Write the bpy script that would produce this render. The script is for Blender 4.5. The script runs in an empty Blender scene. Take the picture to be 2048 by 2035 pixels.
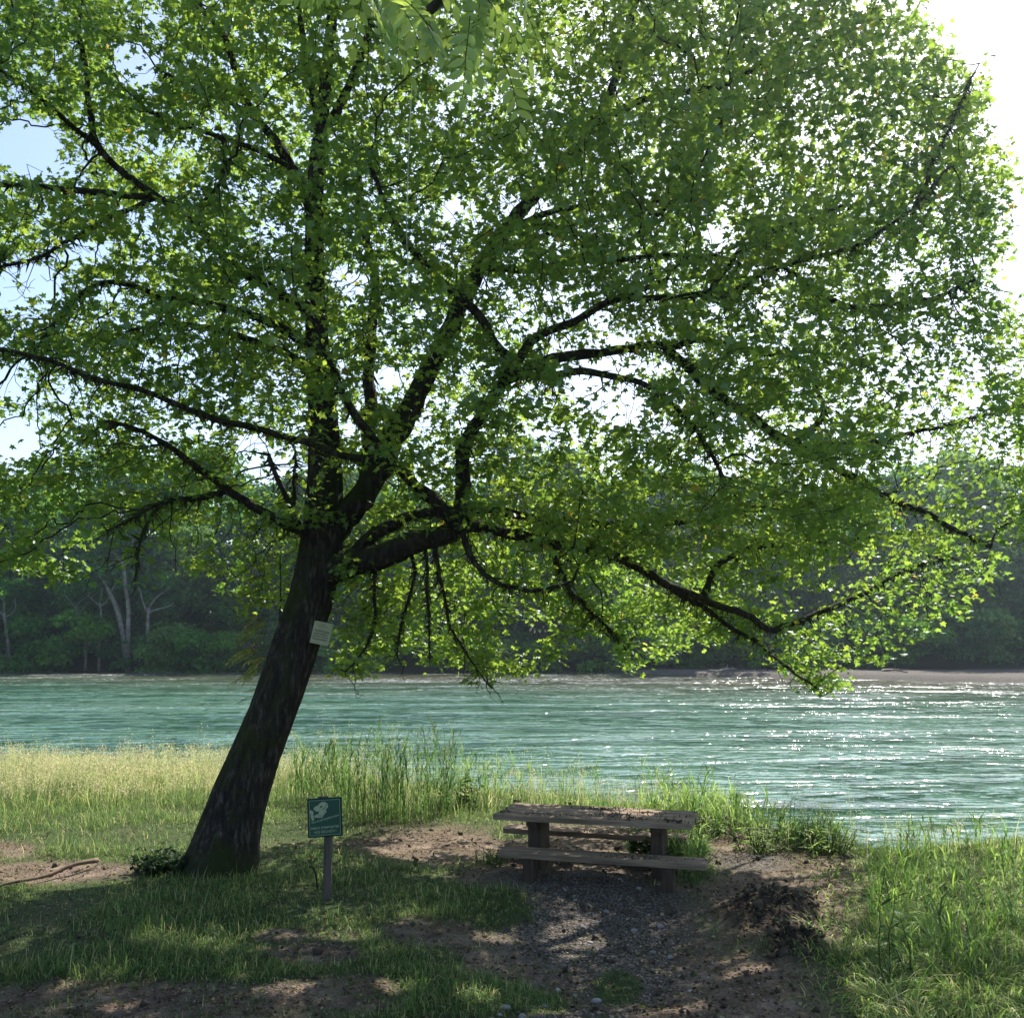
import bpy, math, random
import numpy as np
from mathutils import Vector, Matrix, Euler

random.seed(7)
rng = np.random.default_rng(11)
R = math.radians
sc = bpy.context.scene
col = sc.collection

# ------------------------------------------------------------------ camera, light, exposure
F, CX, CY, HZ, CAMZ = 1900.0, 1024.0, 1017.5, 1275.0, 2.2
PITCH = math.atan((HZ - CY) / F)
CA, SA = math.cos(PITCH), math.sin(PITCH)
SUN_EL, SUN_AZ = R(47), R(27)          # azimuth: clockwise from +Y (the view direction)

cam_d = bpy.data.cameras.new('camera'); cam = bpy.data.objects.new('camera', cam_d); col.objects.link(cam)
cam.location = (0, 0, CAMZ); cam.rotation_euler = (R(90) + PITCH, 0, 0)
cam_d.sensor_fit = 'HORIZONTAL'; cam_d.sensor_width = 36; cam_d.lens = 36 * F / 2048
cam_d.clip_start = 0.05; cam_d.clip_end = 3000
sc.camera = cam

world = bpy.data.worlds.new('World'); sc.world = world; world.use_nodes = True
wn = world.node_tree; bg = wn.nodes['Background']
sky = wn.nodes.new('ShaderNodeTexSky'); sky.sky_type = 'NISHITA'; sky.sun_disc = False
sky.sun_elevation = SUN_EL; sky.sun_rotation = SUN_AZ; sky.air_density = 1.0; sky.dust_density = 1.4
wn.links.new(sky.outputs[0], bg.inputs[0]); bg.inputs[1].default_value = 0.105

sun_d = bpy.data.lights.new('sun', 'SUN'); sun = bpy.data.objects.new('sun', sun_d); col.objects.link(sun)
sun_d.energy = 4.9; sun_d.angle = R(0.53); sun_d.color = (1.0, 0.94, 0.84)
sd = Vector((math.sin(SUN_AZ) * math.cos(SUN_EL), math.cos(SUN_AZ) * math.cos(SUN_EL), math.sin(SUN_EL)))
sun.rotation_euler = sd.to_track_quat('Z', 'Y').to_euler()
sun.location = sd * 60

sc.view_settings.view_transform = 'Standard'; sc.view_settings.look = 'None'
sc.view_settings.exposure = 1.25; sc.view_settings.gamma = 1.0
cy = sc.cycles
cy.max_bounces = 8; cy.diffuse_bounces = 5; cy.glossy_bounces = 3; cy.transmission_bounces = 4; cy.volume_bounces = 0
cy.transparent_max_bounces = 6; cy.caustics_reflective = False; cy.caustics_refractive = False
cy.use_denoising = True; cy.sample_clamp_indirect = 4.0

# ------------------------------------------------------------------ helpers
def P(px, py, d):
    """world point seen at photo pixel (px,py) at the distance y = d"""
    fx = (px - CX) / F; fu = -(py - CY) / F
    dy = CA - SA * fu; dz = SA + CA * fu
    t = d / dy
    return np.array([fx * t, d, CAMZ + dz * t])
def G(px, py, z=0.0):
    fx = (px - CX) / F; fu = -(py - CY) / F
    dy = CA - SA * fu; dz = SA + CA * fu
    t = (z - CAMZ) / dz
    return np.array([fx * t, dy * t, z])
def to_px(x, y, z):
    dz = z - CAMZ
    depth = y * CA + dz * SA; up = -y * SA + dz * CA
    depth = np.where(depth < 0.3, 0.3, depth)
    return CX + F * x / depth, CY - F * up / depth

def _h(i, seed):
    i = (i.astype(np.int64) * 374761393 + seed * 668265263) & 0x7fffffff
    i = ((i ^ (i >> 13)) * 1274126177) & 0x7fffffff
    return ((i ^ (i >> 16)) & 0xffff) / 65535.0
def vnoise(x, y, z, seed=0):
    x = np.asarray(x, float); y = np.asarray(y, float) + 0 * x; z = np.asarray(z, float) + 0 * x
    xi, yi, zi = np.floor(x), np.floor(y), np.floor(z)
    fx, fy, fz = x - xi, y - yi, z - zi
    fx, fy, fz = [f * f * (3 - 2 * f) for f in (fx, fy, fz)]
    r = 0
    for a in (0, 1):
        for b in (0, 1):
            for c in (0, 1):
                k = (xi + a) * 73856 + (yi + b) * 19349663 + (zi + c) * 83492
                w = (fx if a else 1 - fx) * (fy if b else 1 - fy) * (fz if c else 1 - fz)
                r = r + w * _h(k, seed)
    return r
def fbm(x, y, z=0.0, seed=0, o=4):
    s, a, t = 0, 0.5, 0
    for k in range(o):
        s = s + a * vnoise(np.asarray(x) * 2 ** k, np.asarray(y) * 2 ** k, np.asarray(z) * 2 ** k, seed + k * 7); t += a; a *= 0.5
    return s / t
def sstep(a, b, x):
    t = np.clip((x - a) / (b - a), 0, 1); return t * t * (3 - 2 * t)

def tag(o, label=None, cat=None, group=None, kind=None):
    if label: o['label'] = label
    if cat: o['category'] = cat
    if group: o['group'] = group
    if kind: o['kind'] = kind
    return o
def empty(name, loc=(0, 0, 0), rz=0.0):
    o = bpy.data.objects.new(name, None); col.objects.link(o); o.location = Vector([float(v) for v in loc]); o.rotation_euler = (0, 0, rz)
    o.empty_display_size = 0.1
    return o
def mesh_np(name, V, faces, mat, parent=None, color=None, smooth=False, loc=(0, 0, 0), fattr=None):
    """V (n,3); faces: list of (m,k) int arrays"""
    me = bpy.data.meshes.new(name)
    V = np.asarray(V, np.float32)
    fs = [np.asarray(f, np.int32) for f in faces if len(f)]
    nl = sum(f.size for f in fs); nf = sum(len(f) for f in fs)
    me.vertices.add(len(V)); me.loops.add(nl); me.polygons.add(nf)
    me.vertices.foreach_set('co', V.ravel())
    me.loops.foreach_set('vertex_index', np.concatenate([f.ravel() for f in fs]))
    tot = np.concatenate([np.full(len(f), f.shape[1], np.int32) for f in fs])
    st = np.concatenate([[0], np.cumsum(tot)[:-1]]).astype(np.int32)
    me.polygons.foreach_set('loop_start', st)
    if smooth: me.polygons.foreach_set('use_smooth', np.ones(nf, bool))
    me.update(calc_edges=True)
    if color is not None:
        a = me.color_attributes.new('Col', 'FLOAT_COLOR', 'POINT')
        c = np.ones((len(V), 4), np.float32); c[:, :color.shape[1]] = color
        a.data.foreach_set('color', c.ravel())
    if mat: me.materials.append(mat)
    o = bpy.data.objects.new(name, me); col.objects.link(o); o.parent = parent
    o.location = Vector([float(v) for v in loc])
    return o

class MB:
    """collects small hand-built shapes"""
    def __init__(s): s.v = []; s.f = []
    def box(s, c, size, rot=None, taper=1.0, jit=0.0):
        n = len(s.v); hx, hy, hz = [v / 2 for v in size]
        for dz in (-1, 1):
            k = taper if dz > 0 else 1
            for dx, dy in ((-1, -1), (1, -1), (1, 1), (-1, 1)):
                p = Vector((dx * hx * k + random.uniform(-jit, jit), dy * hy * k + random.uniform(-jit, jit), dz * hz + random.uniform(-jit, jit)))
                if rot is not None: p = rot @ p
                s.v.append(tuple(p + Vector(c)))
        for q in ((0, 3, 2, 1), (4, 5, 6, 7), (0, 1, 5, 4), (1, 2, 6, 5), (2, 3, 7, 6), (3, 0, 4, 7)):
            s.f.append([n + i for i in q])
        return s
    def tube(s, pts, rads, k=8, lump=0.0):
        V, Fq = tube(pts, rads, k, lump); n = len(s.v)
        s.v += [tuple(p) for p in V]; s.f += [[n + int(i) for i in f] for f in Fq]
        return s
    def poly(s, pts):
        n = len(s.v); s.v += [tuple(p) for p in pts]; s.f.append([n + i for i in range(len(pts))]); return s
    def build(s, name, mat, parent=None, smooth=False, bevel=0, loc=None):
        me = bpy.data.meshes.new(name); me.from_pydata(s.v, [], s.f); me.update()
        if smooth: me.polygons.foreach_set('use_smooth', [True] * len(me.polygons))
        me.materials.append(mat)
        o = bpy.data.objects.new(name, me); col.objects.link(o); o.parent = parent
        if loc is not None: o.location = loc
        if bevel:
            m = o.modifiers.new('bevel', 'BEVEL'); m.width = bevel; m.segments = 2; m.limit_method = 'ANGLE'
        return o

def tube(pts, rads, k=8, lump=0.0, cap=True):
    pts = np.asarray(pts, float); n = len(pts); rads = np.asarray(rads, float)
    T = np.gradient(pts, axis=0); T /= np.linalg.norm(T, axis=1)[:, None] + 1e-9
    ref = np.array([0, 0, 1.0]) if abs(T[0][2]) < 0.9 else np.array([1.0, 0, 0])
    u = np.cross(ref, T[0]); u /= np.linalg.norm(u)
    V = []; ang = np.linspace(0, 2 * math.pi, k, endpoint=False)
    ca, sa = np.cos(ang), np.sin(ang)
    for i in range(n):
        u = u - T[i] * np.dot(u, T[i]); u /= np.linalg.norm(u) + 1e-9
        w = np.cross(T[i], u)
        r = rads[i] * (1 + lump * (rng.random(k) - 0.5)) if lump else rads[i]
        V.append(pts[i] + (ca * r)[:, None] * u + (sa * r)[:, None] * w)
    V = np.concatenate(V)
    i = np.arange(n - 1)[:, None] * k; j = np.arange(k)[None]; j2 = (j + 1) % k
    Fq = np.stack([i + j, i + j2, i + k + j2, i + k + j], -1).reshape(-1, 4)
    Fq = [list(q) for q in Fq]
    if cap: Fq += [list(range(k))[::-1], [(n - 1) * k + a for a in range(k)]]
    return V, Fq

# ------------------------------------------------------------------ materials
def new_mat(name):
    m = bpy.data.materials.new(name); m.use_nodes = True; nt = m.node_tree; nt.nodes.clear()
    out = nt.nodes.new('ShaderNodeOutputMaterial'); return m, nt, out
def nd(nt, t, **kw):
    n = nt.nodes.new(t)
    for k, v in kw.items():
        if k in n.inputs.keys(): n.inputs[k].default_value = v
        else: setattr(n, k, v)
    return n
def ramp(nt, fac, stops):
    r = nt.nodes.new('ShaderNodeValToRGB'); nt.links.new(fac, r.inputs[0])
    el = r.color_ramp.elements
    while len(el) < len(stops): el.new(0.5)
    for e, (p, c) in zip(el, stops):
        e.position = p; e.color = (c, c, c, 1) if isinstance(c, (int, float)) else (*c, 1)
    return r
def mixc(nt, fac, a, b, mode='MIX'):
    m = nt.nodes.new('ShaderNodeMix'); m.data_type = 'RGBA'; m.blend_type = mode
    for s, v in ((m.inputs[0], fac), (m.inputs[6], a), (m.inputs[7], b)):
        if hasattr(v, 'node'): nt.links.new(v, s)
        elif isinstance(v, (int, float)): s.default_value = v
        else: s.default_value = (*v, 1)
    return m.outputs[2]
def noise(nt, scale, detail=4, rough=0.6, vec=None, dist=0.0):
    n = nt.nodes.new('ShaderNodeTexNoise'); n.inputs['Scale'].default_value = scale; n.inputs['Detail'].default_value = detail
    n.inputs['Roughness'].default_value = rough; n.inputs['Distortion'].default_value = dist
    if vec is not None: nt.links.new(vec, n.inputs['Vector'])
    return n.outputs['Fac']
def objvec(nt, scale=(1, 1, 1)):
    tc = nt.nodes.new('ShaderNodeTexCoord'); mp = nt.nodes.new('ShaderNodeMapping'); mp.inputs['Scale'].default_value = scale
    nt.links.new(tc.outputs['Object'], mp.inputs[0]); return mp.outputs[0]
def foliage_mat(name, tint_r, tint_t, gloss=0.08, tr=0.5, grough=0.4):
    """reflected and transmitted colours are the vertex colour times a tint"""
    m, nt, out = new_mat(name)
    at = nd(nt, 'ShaderNodeVertexColor', layer_name='Col')
    c1 = mixc(nt, 1.0, at.outputs[0], tint_r, 'MULTIPLY'); c2 = mixc(nt, 1.0, at.outputs[0], tint_t, 'MULTIPLY')
    d = nt.nodes.new('ShaderNodeBsdfDiffuse'); t = nt.nodes.new('ShaderNodeBsdfTranslucent'); g = nt.nodes.new('ShaderNodeBsdfGlossy')
    g.inputs['Roughness'].default_value = grough; g.inputs[0].default_value = (0.9, 0.95, 1, 1)
    nt.links.new(c1, d.inputs[0]); nt.links.new(c2, t.inputs[0])
    a = nt.nodes.new('ShaderNodeMixShader'); a.inputs[0].default_value = tr
    nt.links.new(d.outputs[0], a.inputs[1]); nt.links.new(t.outputs[0], a.inputs[2])
    b = nt.nodes.new('ShaderNodeMixShader'); b.inputs[0].default_value = gloss
    nt.links.new(a.outputs[0], b.inputs[1]); nt.links.new(g.outputs[0], b.inputs[2]); nt.links.new(b.outputs[0], out.inputs[0])
    return m
def rough_mat(name, stops, scale=6, vscale=(1, 1, 1), rough=0.9, bump=0.4, bdist=0.01, detail=6, spec=0.2):
    m, nt, out = new_mat(name)
    p = nd(nt, 'ShaderNodeBsdfPrincipled'); p.inputs['Roughness'].default_value = rough; p.inputs['Specular IOR Level'].default_value = spec
    v = objvec(nt, vscale); n = noise(nt, scale, detail, 0.65, v)
    r = ramp(nt, n, stops); nt.links.new(r.outputs[0], p.inputs[0])
    b = nt.nodes.new('ShaderNodeBump'); b.inputs['Strength'].default_value = bump; b.inputs['Distance'].default_value = bdist
    n2 = noise(nt, scale * 2.3, detail, 0.7, v); nt.links.new(n2, b.inputs['Height']); nt.links.new(b.outputs[0], p.inputs['Normal'])
    nt.links.new(p.outputs[0], out.inputs[0]); return m

M = {}
# transmitted light through young leaves is yellow green
M['leaf'] = foliage_mat('maple leaf', (0.38, 0.46, 0.62), (1.4, 1.18, 0.95), gloss=0.04, tr=0.52)
M['grass'] = foliage_mat('grass blade', (0.9, 0.9, 0.9), (1.25, 1.25, 1.1), gloss=0.015, tr=0.5, grough=.5)
M['dry'] = foliage_mat('dry litter', (1, 1, 1), (.6, .6, .5), gloss=0.0, tr=0.2)
M['far_leaf'] = foliage_mat('far foliage', (1.15, 1.5, 1.0), (2.6, 2.8, 1.1), gloss=0.0, tr=0.4)
def bark_mat():
    m, nt, out = new_mat('mossy bark')
    p = nd(nt, 'ShaderNodeBsdfPrincipled'); p.inputs['Roughness'].default_value = 0.95; p.inputs['Specular IOR Level'].default_value = 0.15
    v = objvec(nt, (1, 1, 0.22)); n = noise(nt, 22, 6, 0.7, v)
    r = ramp(nt, n, [(0.35, (0.012, 0.010, 0.009)), (0.52, (0.032, 0.026, 0.022)), (0.7, (0.12, 0.10, 0.085))])
    v2 = objvec(nt); mo = noise(nt, 2.2, 5, 0.7, v2); geo = nt.nodes.new('ShaderNodeNewGeometry'); sx = nt.nodes.new('ShaderNodeSeparateXYZ')
    nt.links.new(geo.outputs['Normal'], sx.inputs[0])
    ad = nd(nt, 'ShaderNodeMath', operation='MULTIPLY_ADD'); nt.links.new(sx.outputs[2], ad.inputs[0]); ad.inputs[1].default_value = 0.22; nt.links.new(mo, ad.inputs[2])
    mr = ramp(nt, ad.outputs[0], [(0.5, 0.0), (0.66, 1.0)])
    c = mixc(nt, mr.outputs[0], r.outputs[0], (0.028, 0.036, 0.010)); nt.links.new(c, p.inputs[0])
    b = nt.nodes.new('ShaderNodeBump'); b.inputs['Strength'].default_value = 0.9; b.inputs['Distance'].default_value = 0.03
    nt.links.new(n, b.inputs['Height']); nt.links.new(b.outputs[0], p.inputs['Normal']); nt.links.new(p.outputs[0], out.inputs[0])
    return m
M['bark'] = bark_mat()
M['moss'] = rough_mat('moss', [(0.3, (0.02, 0.026, 0.008)), (0.6, (0.06, 0.065, 0.02))], 8)
M['pale_bark'] = rough_mat('pale bark', [(0.3, (0.08, 0.07, 0.06)), (0.65, (0.25, 0.22, 0.19))], 3)
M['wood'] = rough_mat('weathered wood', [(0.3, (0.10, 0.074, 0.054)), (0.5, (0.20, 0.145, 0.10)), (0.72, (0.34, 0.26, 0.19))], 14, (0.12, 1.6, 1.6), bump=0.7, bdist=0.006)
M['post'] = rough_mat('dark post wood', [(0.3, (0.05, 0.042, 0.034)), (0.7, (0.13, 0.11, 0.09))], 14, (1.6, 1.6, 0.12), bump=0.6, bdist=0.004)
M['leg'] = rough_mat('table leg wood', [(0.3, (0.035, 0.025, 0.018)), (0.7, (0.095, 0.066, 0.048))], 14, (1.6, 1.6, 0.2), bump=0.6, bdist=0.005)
M['sign_green'] = rough_mat('green sign paint', [(0.3, (0.004, 0.048, 0.03)), (0.7, (0.007, 0.07, 0.043))], 5, rough=0.45, bump=0.05, spec=0.5)
M['sign_dark'] = rough_mat('dark green edge', [(0.3, (0.003, 0.03, 0.02)), (0.7, (0.006, 0.045, 0.03))], 5, rough=0.5, bump=0.05)
M['sign_cream'] = rough_mat('cream sign print', [(0.3, (0.27, 0.32, 0.2)), (0.7, (0.38, 0.42, 0.28))], 30, bump=0.0)
M['paper'] = rough_mat('weathered plastic card', [(0.3, (0.30, 0.30, 0.18)), (0.7, (0.43, 0.42, 0.27))], 9, bump=0.1)
M['ink'] = rough_mat('faded ink', [(0.3, (0.03, 0.035, 0.04)), (0.7, (0.06, 0.065, 0.06))], 30, bump=0)
M['iron'] = rough_mat('dark metal', [(0.3, (0.01, 0.009, 0.009)), (0.7, (0.03, 0.025, 0.022))], 20)
M['litter'] = rough_mat('litter', [(0.3, (0.03, 0.024, 0.016)), (0.7, (0.10, 0.075, 0.05))], 9)
M['log'] = rough_mat('fallen branch bark', [(0.3, (0.05, 0.034, 0.024)), (0.7, (0.22, 0.16, 0.115))], 10)
M['drift'] = rough_mat('driftwood', [(0.3, (0.14, 0.12, 0.10)), (0.7, (0.3, 0.26, 0.22))], 4)
M['stone'] = rough_mat('river stone', [(0.3, (0.16, 0.15, 0.14)), (0.7, (0.36, 0.34, 0.31))], 12, bump=0.2)
M['line'] = rough_mat('pale cord', [(0.3, (0.5, 0.48, 0.42)), (0.7, (0.7, 0.68, 0.6))], 12, bump=0)

# ------------------------------------------------------------------ terrain
WZ = -0.7
SH = np.array([G(a, b, 0)[:2] + np.array([0, 1.3]) for a, b in ((-900, 1520), (-200, 1528), (0, 1530), (430, 1532), (620, 1545), (950, 1574), (1300, 1602), (1500, 1638), (1640, 1672), (1800, 1698), (1900, 1682), (2048, 1668), (2500, 1650))])
def shore_y(x): return np.interp(x, SH[:, 0], SH[:, 1])
BARX = np.array([6, 9, 14, 24, 36, 60, 200.]); BARY = np.array([86, 79, 73, 67, 59.5, 55, 52.])
def blob(px, py, cx, cy_, rx, ry):
    return np.clip(1.35 - np.hypot((px - cx) / rx, (py - cy_) / ry), 0, 0.7) / 0.7
def umax(px, py, L):
    r = np.zeros_like(px)
    for b in L: r = np.maximum(r, blob(px, py, *b))
    return r
DIRT = [(860, 1690, 160, 42), (1180, 1860, 250, 150), (1350, 1985, 330, 110), (1560, 1800, 170, 110), (1450, 1695, 130, 45), (1640, 1722, 120, 22),
        (1180, 1715, 230, 70), (60, 1745, 200, 22), (0, 1700, 90, 18), (210, 2010, 430, 50), (700, 1985, 200, 32), (880, 1860, 110, 32), (1000, 1760, 90, 40),
        (620, 2065, 900, 30), (620, 1905, 90, 18), (1000, 1900, 90, 30), (1700, 1800, 60, 60), (560, 1870, 50, 12)]
UNDIRT = [(960, 1812, 120, 38), (1050, 1975, 110, 45), (1240, 1940, 60, 40), (900, 1985, 120, 30), (900, 1790, 70, 26), (1370, 1715, 55, 40), (1050, 1668, 60, 12)]
GRAV = [(1190, 1830, 190, 80), (1150, 1765, 160, 30), (1090, 2010, 180, 40), (1500, 1722, 80, 20), (1250, 1920, 110, 60)]
CLOD = [(1540, 1822, 85, 34), (1590, 1890, 55, 30), (1430, 1655, 60, 14)]
def ground_h(x, y, fine=True):
    px, py = to_px(x, y, 0 * x)
    s = shore_y(x) - y
    z = 0.05 * (fbm(x * 0.35, y * 0.35, 0, 3, 3) - 0.5) * 2
    z = z - 0.12 * blob(px, py, 1200, 1900, 230, 100) * (y < 14)
    z = z + 0.10 * blob(px, py, 1060, 1700, 60, 40) * 0
    if fine:
        cl = umax(px, py, CLOD) * (y < 14)
        z = z + cl * (0.02 + 0.36 * np.abs(fbm(x * 5, y * 5, 0, 21, 4) - 0.5) * 1.2)
        dm = umax(px, py, DIRT) * (y < 14)
        z = z + dm * 0.05 * (fbm(x * 4, y * 4, 0, 8, 4) - 0.5) + 0.012 * (fbm(x * 14, y * 14, 0, 4, 3) - 0.5)
    z = z + 0.7 * sstep(4.8, 0.5, y) * (s > 0)
    bank = sstep(1.6, -1.2, s); z = z * (1 - bank) - 1.75 * bank
    # far side
    fy = 84.0 + 1.5 * np.sin(x * 0.13) + 1.2 * np.sin(x * 0.41 + 1)
    far = sstep(fy - 2.0, fy + 3.0, y)
    z = z + far * (1.75 + 1.1) + sstep(90, 170, y) * 3.0
    by = np.interp(x, BARX, BARY); bar = sstep(by - 2.2, by + 2.5, y) * sstep(4.5, 9, x) * (1 - far)
    z = z + bar * (1.75 - 0.42 + 0.10 * fbm(x * 0.3, y * 0.3, 0, 5, 3))
    return z
def gz(x, y): return float(ground_h(np.array([float(x)]), np.array([float(y)]))[0])

def axis(a0, a1, step, far, n):
    core = np.arange(a0, a1 + 1e-6, step)
    g = (np.geomspace(1, 1 + (far - a1), n) - 1)[1:]
    gl = (np.geomspace(1, 1 + (a0 + far), n) - 1)[1:] if a0 < 0 else np.array([])
    return core, g, gl
cx_, gx_, glx = axis(-7.5, 8.5, 0.045, 600, 90)
xs = np.concatenate([(-7.5 - glx)[::-1], cx_, 8.5 + gx_])
ys = np.concatenate([np.linspace(-30, 5.0, 18)[:-1], np.arange(5.0, 17, 0.045), np.arange(17.0, 26, 0.16), np.geomspace(26, 110, 110), np.geomspace(115, 1500, 30)])
Xg, Yg = np.meshgrid(xs, ys); Xf, Yf = Xg.ravel(), Yg.ravel()
Zf = ground_h(Xf, Yf)
pxg, pyg = to_px(Xf, Yf, Zf * 0)
near = (Yf < 15) & (Yf > 3)
nz = fbm(Xf * 1.6, Yf * 1.6, 0, 31, 4) - 0.5
dirt = np.where(near, np.clip(umax(pxg, pyg, DIRT) - 0.9 * umax(pxg, pyg, UNDIRT) + nz * 0.9, 0, 1), 0)
grav = np.where(near, np.clip(umax(pxg, pyg, GRAV) + nz * 0.6, 0, 1), 0)
grav = np.where(Yf > 40, 1.0 * (Xf > 3) * (Yf < 90), grav)
clod = np.where(near, umax(pxg, pyg, CLOD), 0); clod = np.where(Yf > 80, 0.9, clod)
nx, ny = len(xs), len(ys)
ii = (np.arange(ny - 1)[:, None] * nx + np.arange(nx - 1)[None]).ravel()
m, nt, out = new_mat('bank ground')
p = nd(nt, 'ShaderNodeBsdfPrincipled'); p.inputs['Roughness'].default_value = 0.95; p.inputs['Specular IOR Level'].default_value = 0.15
at = nd(nt, 'ShaderNodeVertexColor', layer_name='Col'); sp = nt.nodes.new('ShaderNodeSeparateColor'); nt.links.new(at.outputs[0], sp.inputs[0])
v = objvec(nt)
n1 = noise(nt, 3.0, 8, 0.7, v); n2 = noise(nt, 26, 6, 0.75, v)
soil = ramp(nt, n1, [(0.3, (0.065, 0.044, 0.031)), (0.5, (0.15, 0.108, 0.078)), (0.72, (0.29, 0.225, 0.17))])
vo = nt.nodes.new('ShaderNodeTexVoronoi'); vo.inputs['Scale'].default_value = 55; nt.links.new(v, vo.inputs[0])
gr = mixc(nt, 1.0, ramp(nt, vo.outputs['Distance'], [(0.1, 1.0), (0.6, 0.35)]).outputs[0], ramp(nt, vo.outputs['Color'], [(0.2, (0.085, 0.072, 0.062)), (0.8, (0.30, 0.265, 0.235))]).outputs[0], 'MULTIPLY')
thatch = ramp(nt, n2, [(0.3, (0.022, 0.034, 0.012)), (0.55, (0.045, 0.07, 0.02)), (0.75, (0.10, 0.11, 0.045))])
c = mixc(nt, sp.outputs[0], thatch.outputs[0], soil.outputs[0]); c = mixc(nt, sp.outputs[1], c, gr)
c = mixc(nt, sp.outputs[2], c, (0.028, 0.021, 0.016))
fl = ramp(nt, noise(nt, 70, 3, 0.6, v), [(0.62, 0.0), (0.70, 0.6)]); c = mixc(nt, fl.outputs[0], c, (0.22, 0.17, 0.11))
nt.links.new(c, p.inputs[0])
bmp = nt.nodes.new('ShaderNodeBump'); bmp.inputs['Strength'].default_value = 0.9; bmp.inputs['Distance'].default_value = 0.02
hh = nd(nt, 'ShaderNodeMath', operation='ADD'); nt.links.new(n2, hh.inputs[0]); nt.links.new(vo.outputs['Distance'], hh.inputs[1])
nt.links.new(hh.outputs[0], bmp.inputs['Height']); nt.links.new(bmp.outputs[0], p.inputs['Normal']); nt.links.new(p.outputs[0], out.inputs[0])
M['ground'] = m
g = mesh_np('ground', np.stack([Xf, Yf, Zf], 1), [np.stack([ii, ii + 1, ii + nx + 1, ii + nx], 1)], m, color=np.stack([dirt, grav * (dirt > 0.3) + (Yf > 40) * grav, clod], 1), smooth=True)
tag(g, kind='structure')

# ------------------------------------------------------------------ river
m, nt, out = new_mat('green river water')
p = nd(nt, 'ShaderNodeBsdfPrincipled'); p.inputs['Roughness'].default_value = 0.12; p.inputs['Specular IOR Level'].default_value = 0.5; p.inputs['IOR'].default_value = 1.33
v = objvec(nt, (0.85, 1.0, 1)); vs = objvec(nt, (0.22, 1.0, 1)); vw = objvec(nt)
big = noise(nt, 0.32, 4, 0.55, vs, 0.6); mid = noise(nt, 1.15, 2.5, 0.55, v, 0.9); fine = noise(nt, 4.5, 2.5, 0.55, v, 0.4)
geo = nt.nodes.new('ShaderNodeNewGeometry'); sx = nt.nodes.new('ShaderNodeSeparateXYZ'); nt.links.new(geo.outputs['Position'], sx.inputs[0])
# shallow riffle along the far shore: height of the far band varies with x
ma = nd(nt, 'ShaderNodeMath', operation='MULTIPLY_ADD'); nt.links.new(sx.outputs[0], ma.inputs[0]); ma.inputs[1].default_value = 0.30; nt.links.new(sx.outputs[1], ma.inputs[2])
mb = nd(nt, 'ShaderNodeMath', operation='MULTIPLY_ADD'); nt.links.new(big, mb.inputs[0]); mb.inputs[1].default_value = 26.0; nt.links.new(ma.outputs[0], mb.inputs[2])
mr = nt.nodes.new('ShaderNodeMapRange'); mr.inputs[1].default_value = 57; mr.inputs[2].default_value = 80; nt.links.new(mb.outputs[0], mr.inputs[0])
dm_ = nd(nt, 'ShaderNodeMath', operation='ADD'); nt.links.new(mid, dm_.inputs[0]); nt.links.new(big, dm_.inputs[1])
deep = ramp(nt, dm_.outputs[0], [(0.74, (0.014, 0.050, 0.030)), (1.0, (0.038, 0.098, 0.062)), (1.2, (0.075, 0.155, 0.11))])
bandc = mixc(nt, mr.outputs[0], deep.outputs[0], (0.055, 0.055, 0.033))
fo = noise(nt, 3.2, 8, 0.72, v, 1.0)
fadd = nd(nt, 'ShaderNodeMath', operation='MULTIPLY_ADD'); nt.links.new(mr.outputs[0], fadd.inputs[0]); fadd.inputs[1].default_value = 0.07; nt.links.new(fo, fadd.inputs[2])
fb = nd(nt, 'ShaderNodeMath', operation='MULTIPLY_ADD'); nt.links.new(big, fb.inputs[0]); fb.inputs[1].default_value = 0.45; nt.links.new(fadd.outputs[0], fb.inputs[2])
foam = ramp(nt, fb.outputs[0], [(0.83, 0.0), (0.95, 0.75)])
cc = mixc(nt, foam.outputs[0], bandc, (0.62, 0.68, 0.68)); nt.links.new(cc, p.inputs[0])
b1 = nt.nodes.new('ShaderNodeBump'); b1.inputs['Strength'].default_value = 1.0; b1.inputs['Distance'].default_value = 0.125
nt.links.new(mid, b1.inputs['Height'])
b2 = nt.nodes.new('ShaderNodeBump'); b2.inputs['Strength'].default_value = 1.0; b2.inputs['Distance'].default_value = 0.022
nt.links.new(fine, b2.inputs['Height']); nt.links.new(b1.outputs[0], b2.inputs['Normal'])
b3 = nt.nodes.new('ShaderNodeBump'); b3.inputs['Strength'].default_value = 1.0; b3.inputs['Distance'].default_value = 0.7
nt.links.new(big, b3.inputs['Height']); nt.links.new(b3.outputs[0], b1.inputs['Normal'])
nt.links.new(b2.outputs[0], p.inputs['Normal']); nt.links.new(p.outputs[0], out.inputs[0])
wx = np.concatenate([np.linspace(-600, -70, 12)[:-1], np.linspace(-70, 70, 240), np.linspace(70, 600, 12)[1:]]); wy = np.geomspace(11, 92, 260)
WX, WY = np.meshgrid(wx, wy); WX, WY = WX.ravel(), WY.ravel()
amp = 0.03 + 0.09 * sstep(35, 62, WY + 0.3 * WX)
WZv = WZ + amp * 2 * (fbm(WX * 0.35, WY * 0.9, 0, 77, 4) - 0.5)
k = (np.arange(len(wy) - 1)[:, None] * len(wx) + np.arange(len(wx) - 1)[None]).ravel()
river = mesh_np('river_water', np.stack([WX, WY, WZv], 1), [np.stack([k, k + 1, k + len(wx) + 1, k + len(wx)], 1)], m, smooth=True)
tag(river, kind='structure')

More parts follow.
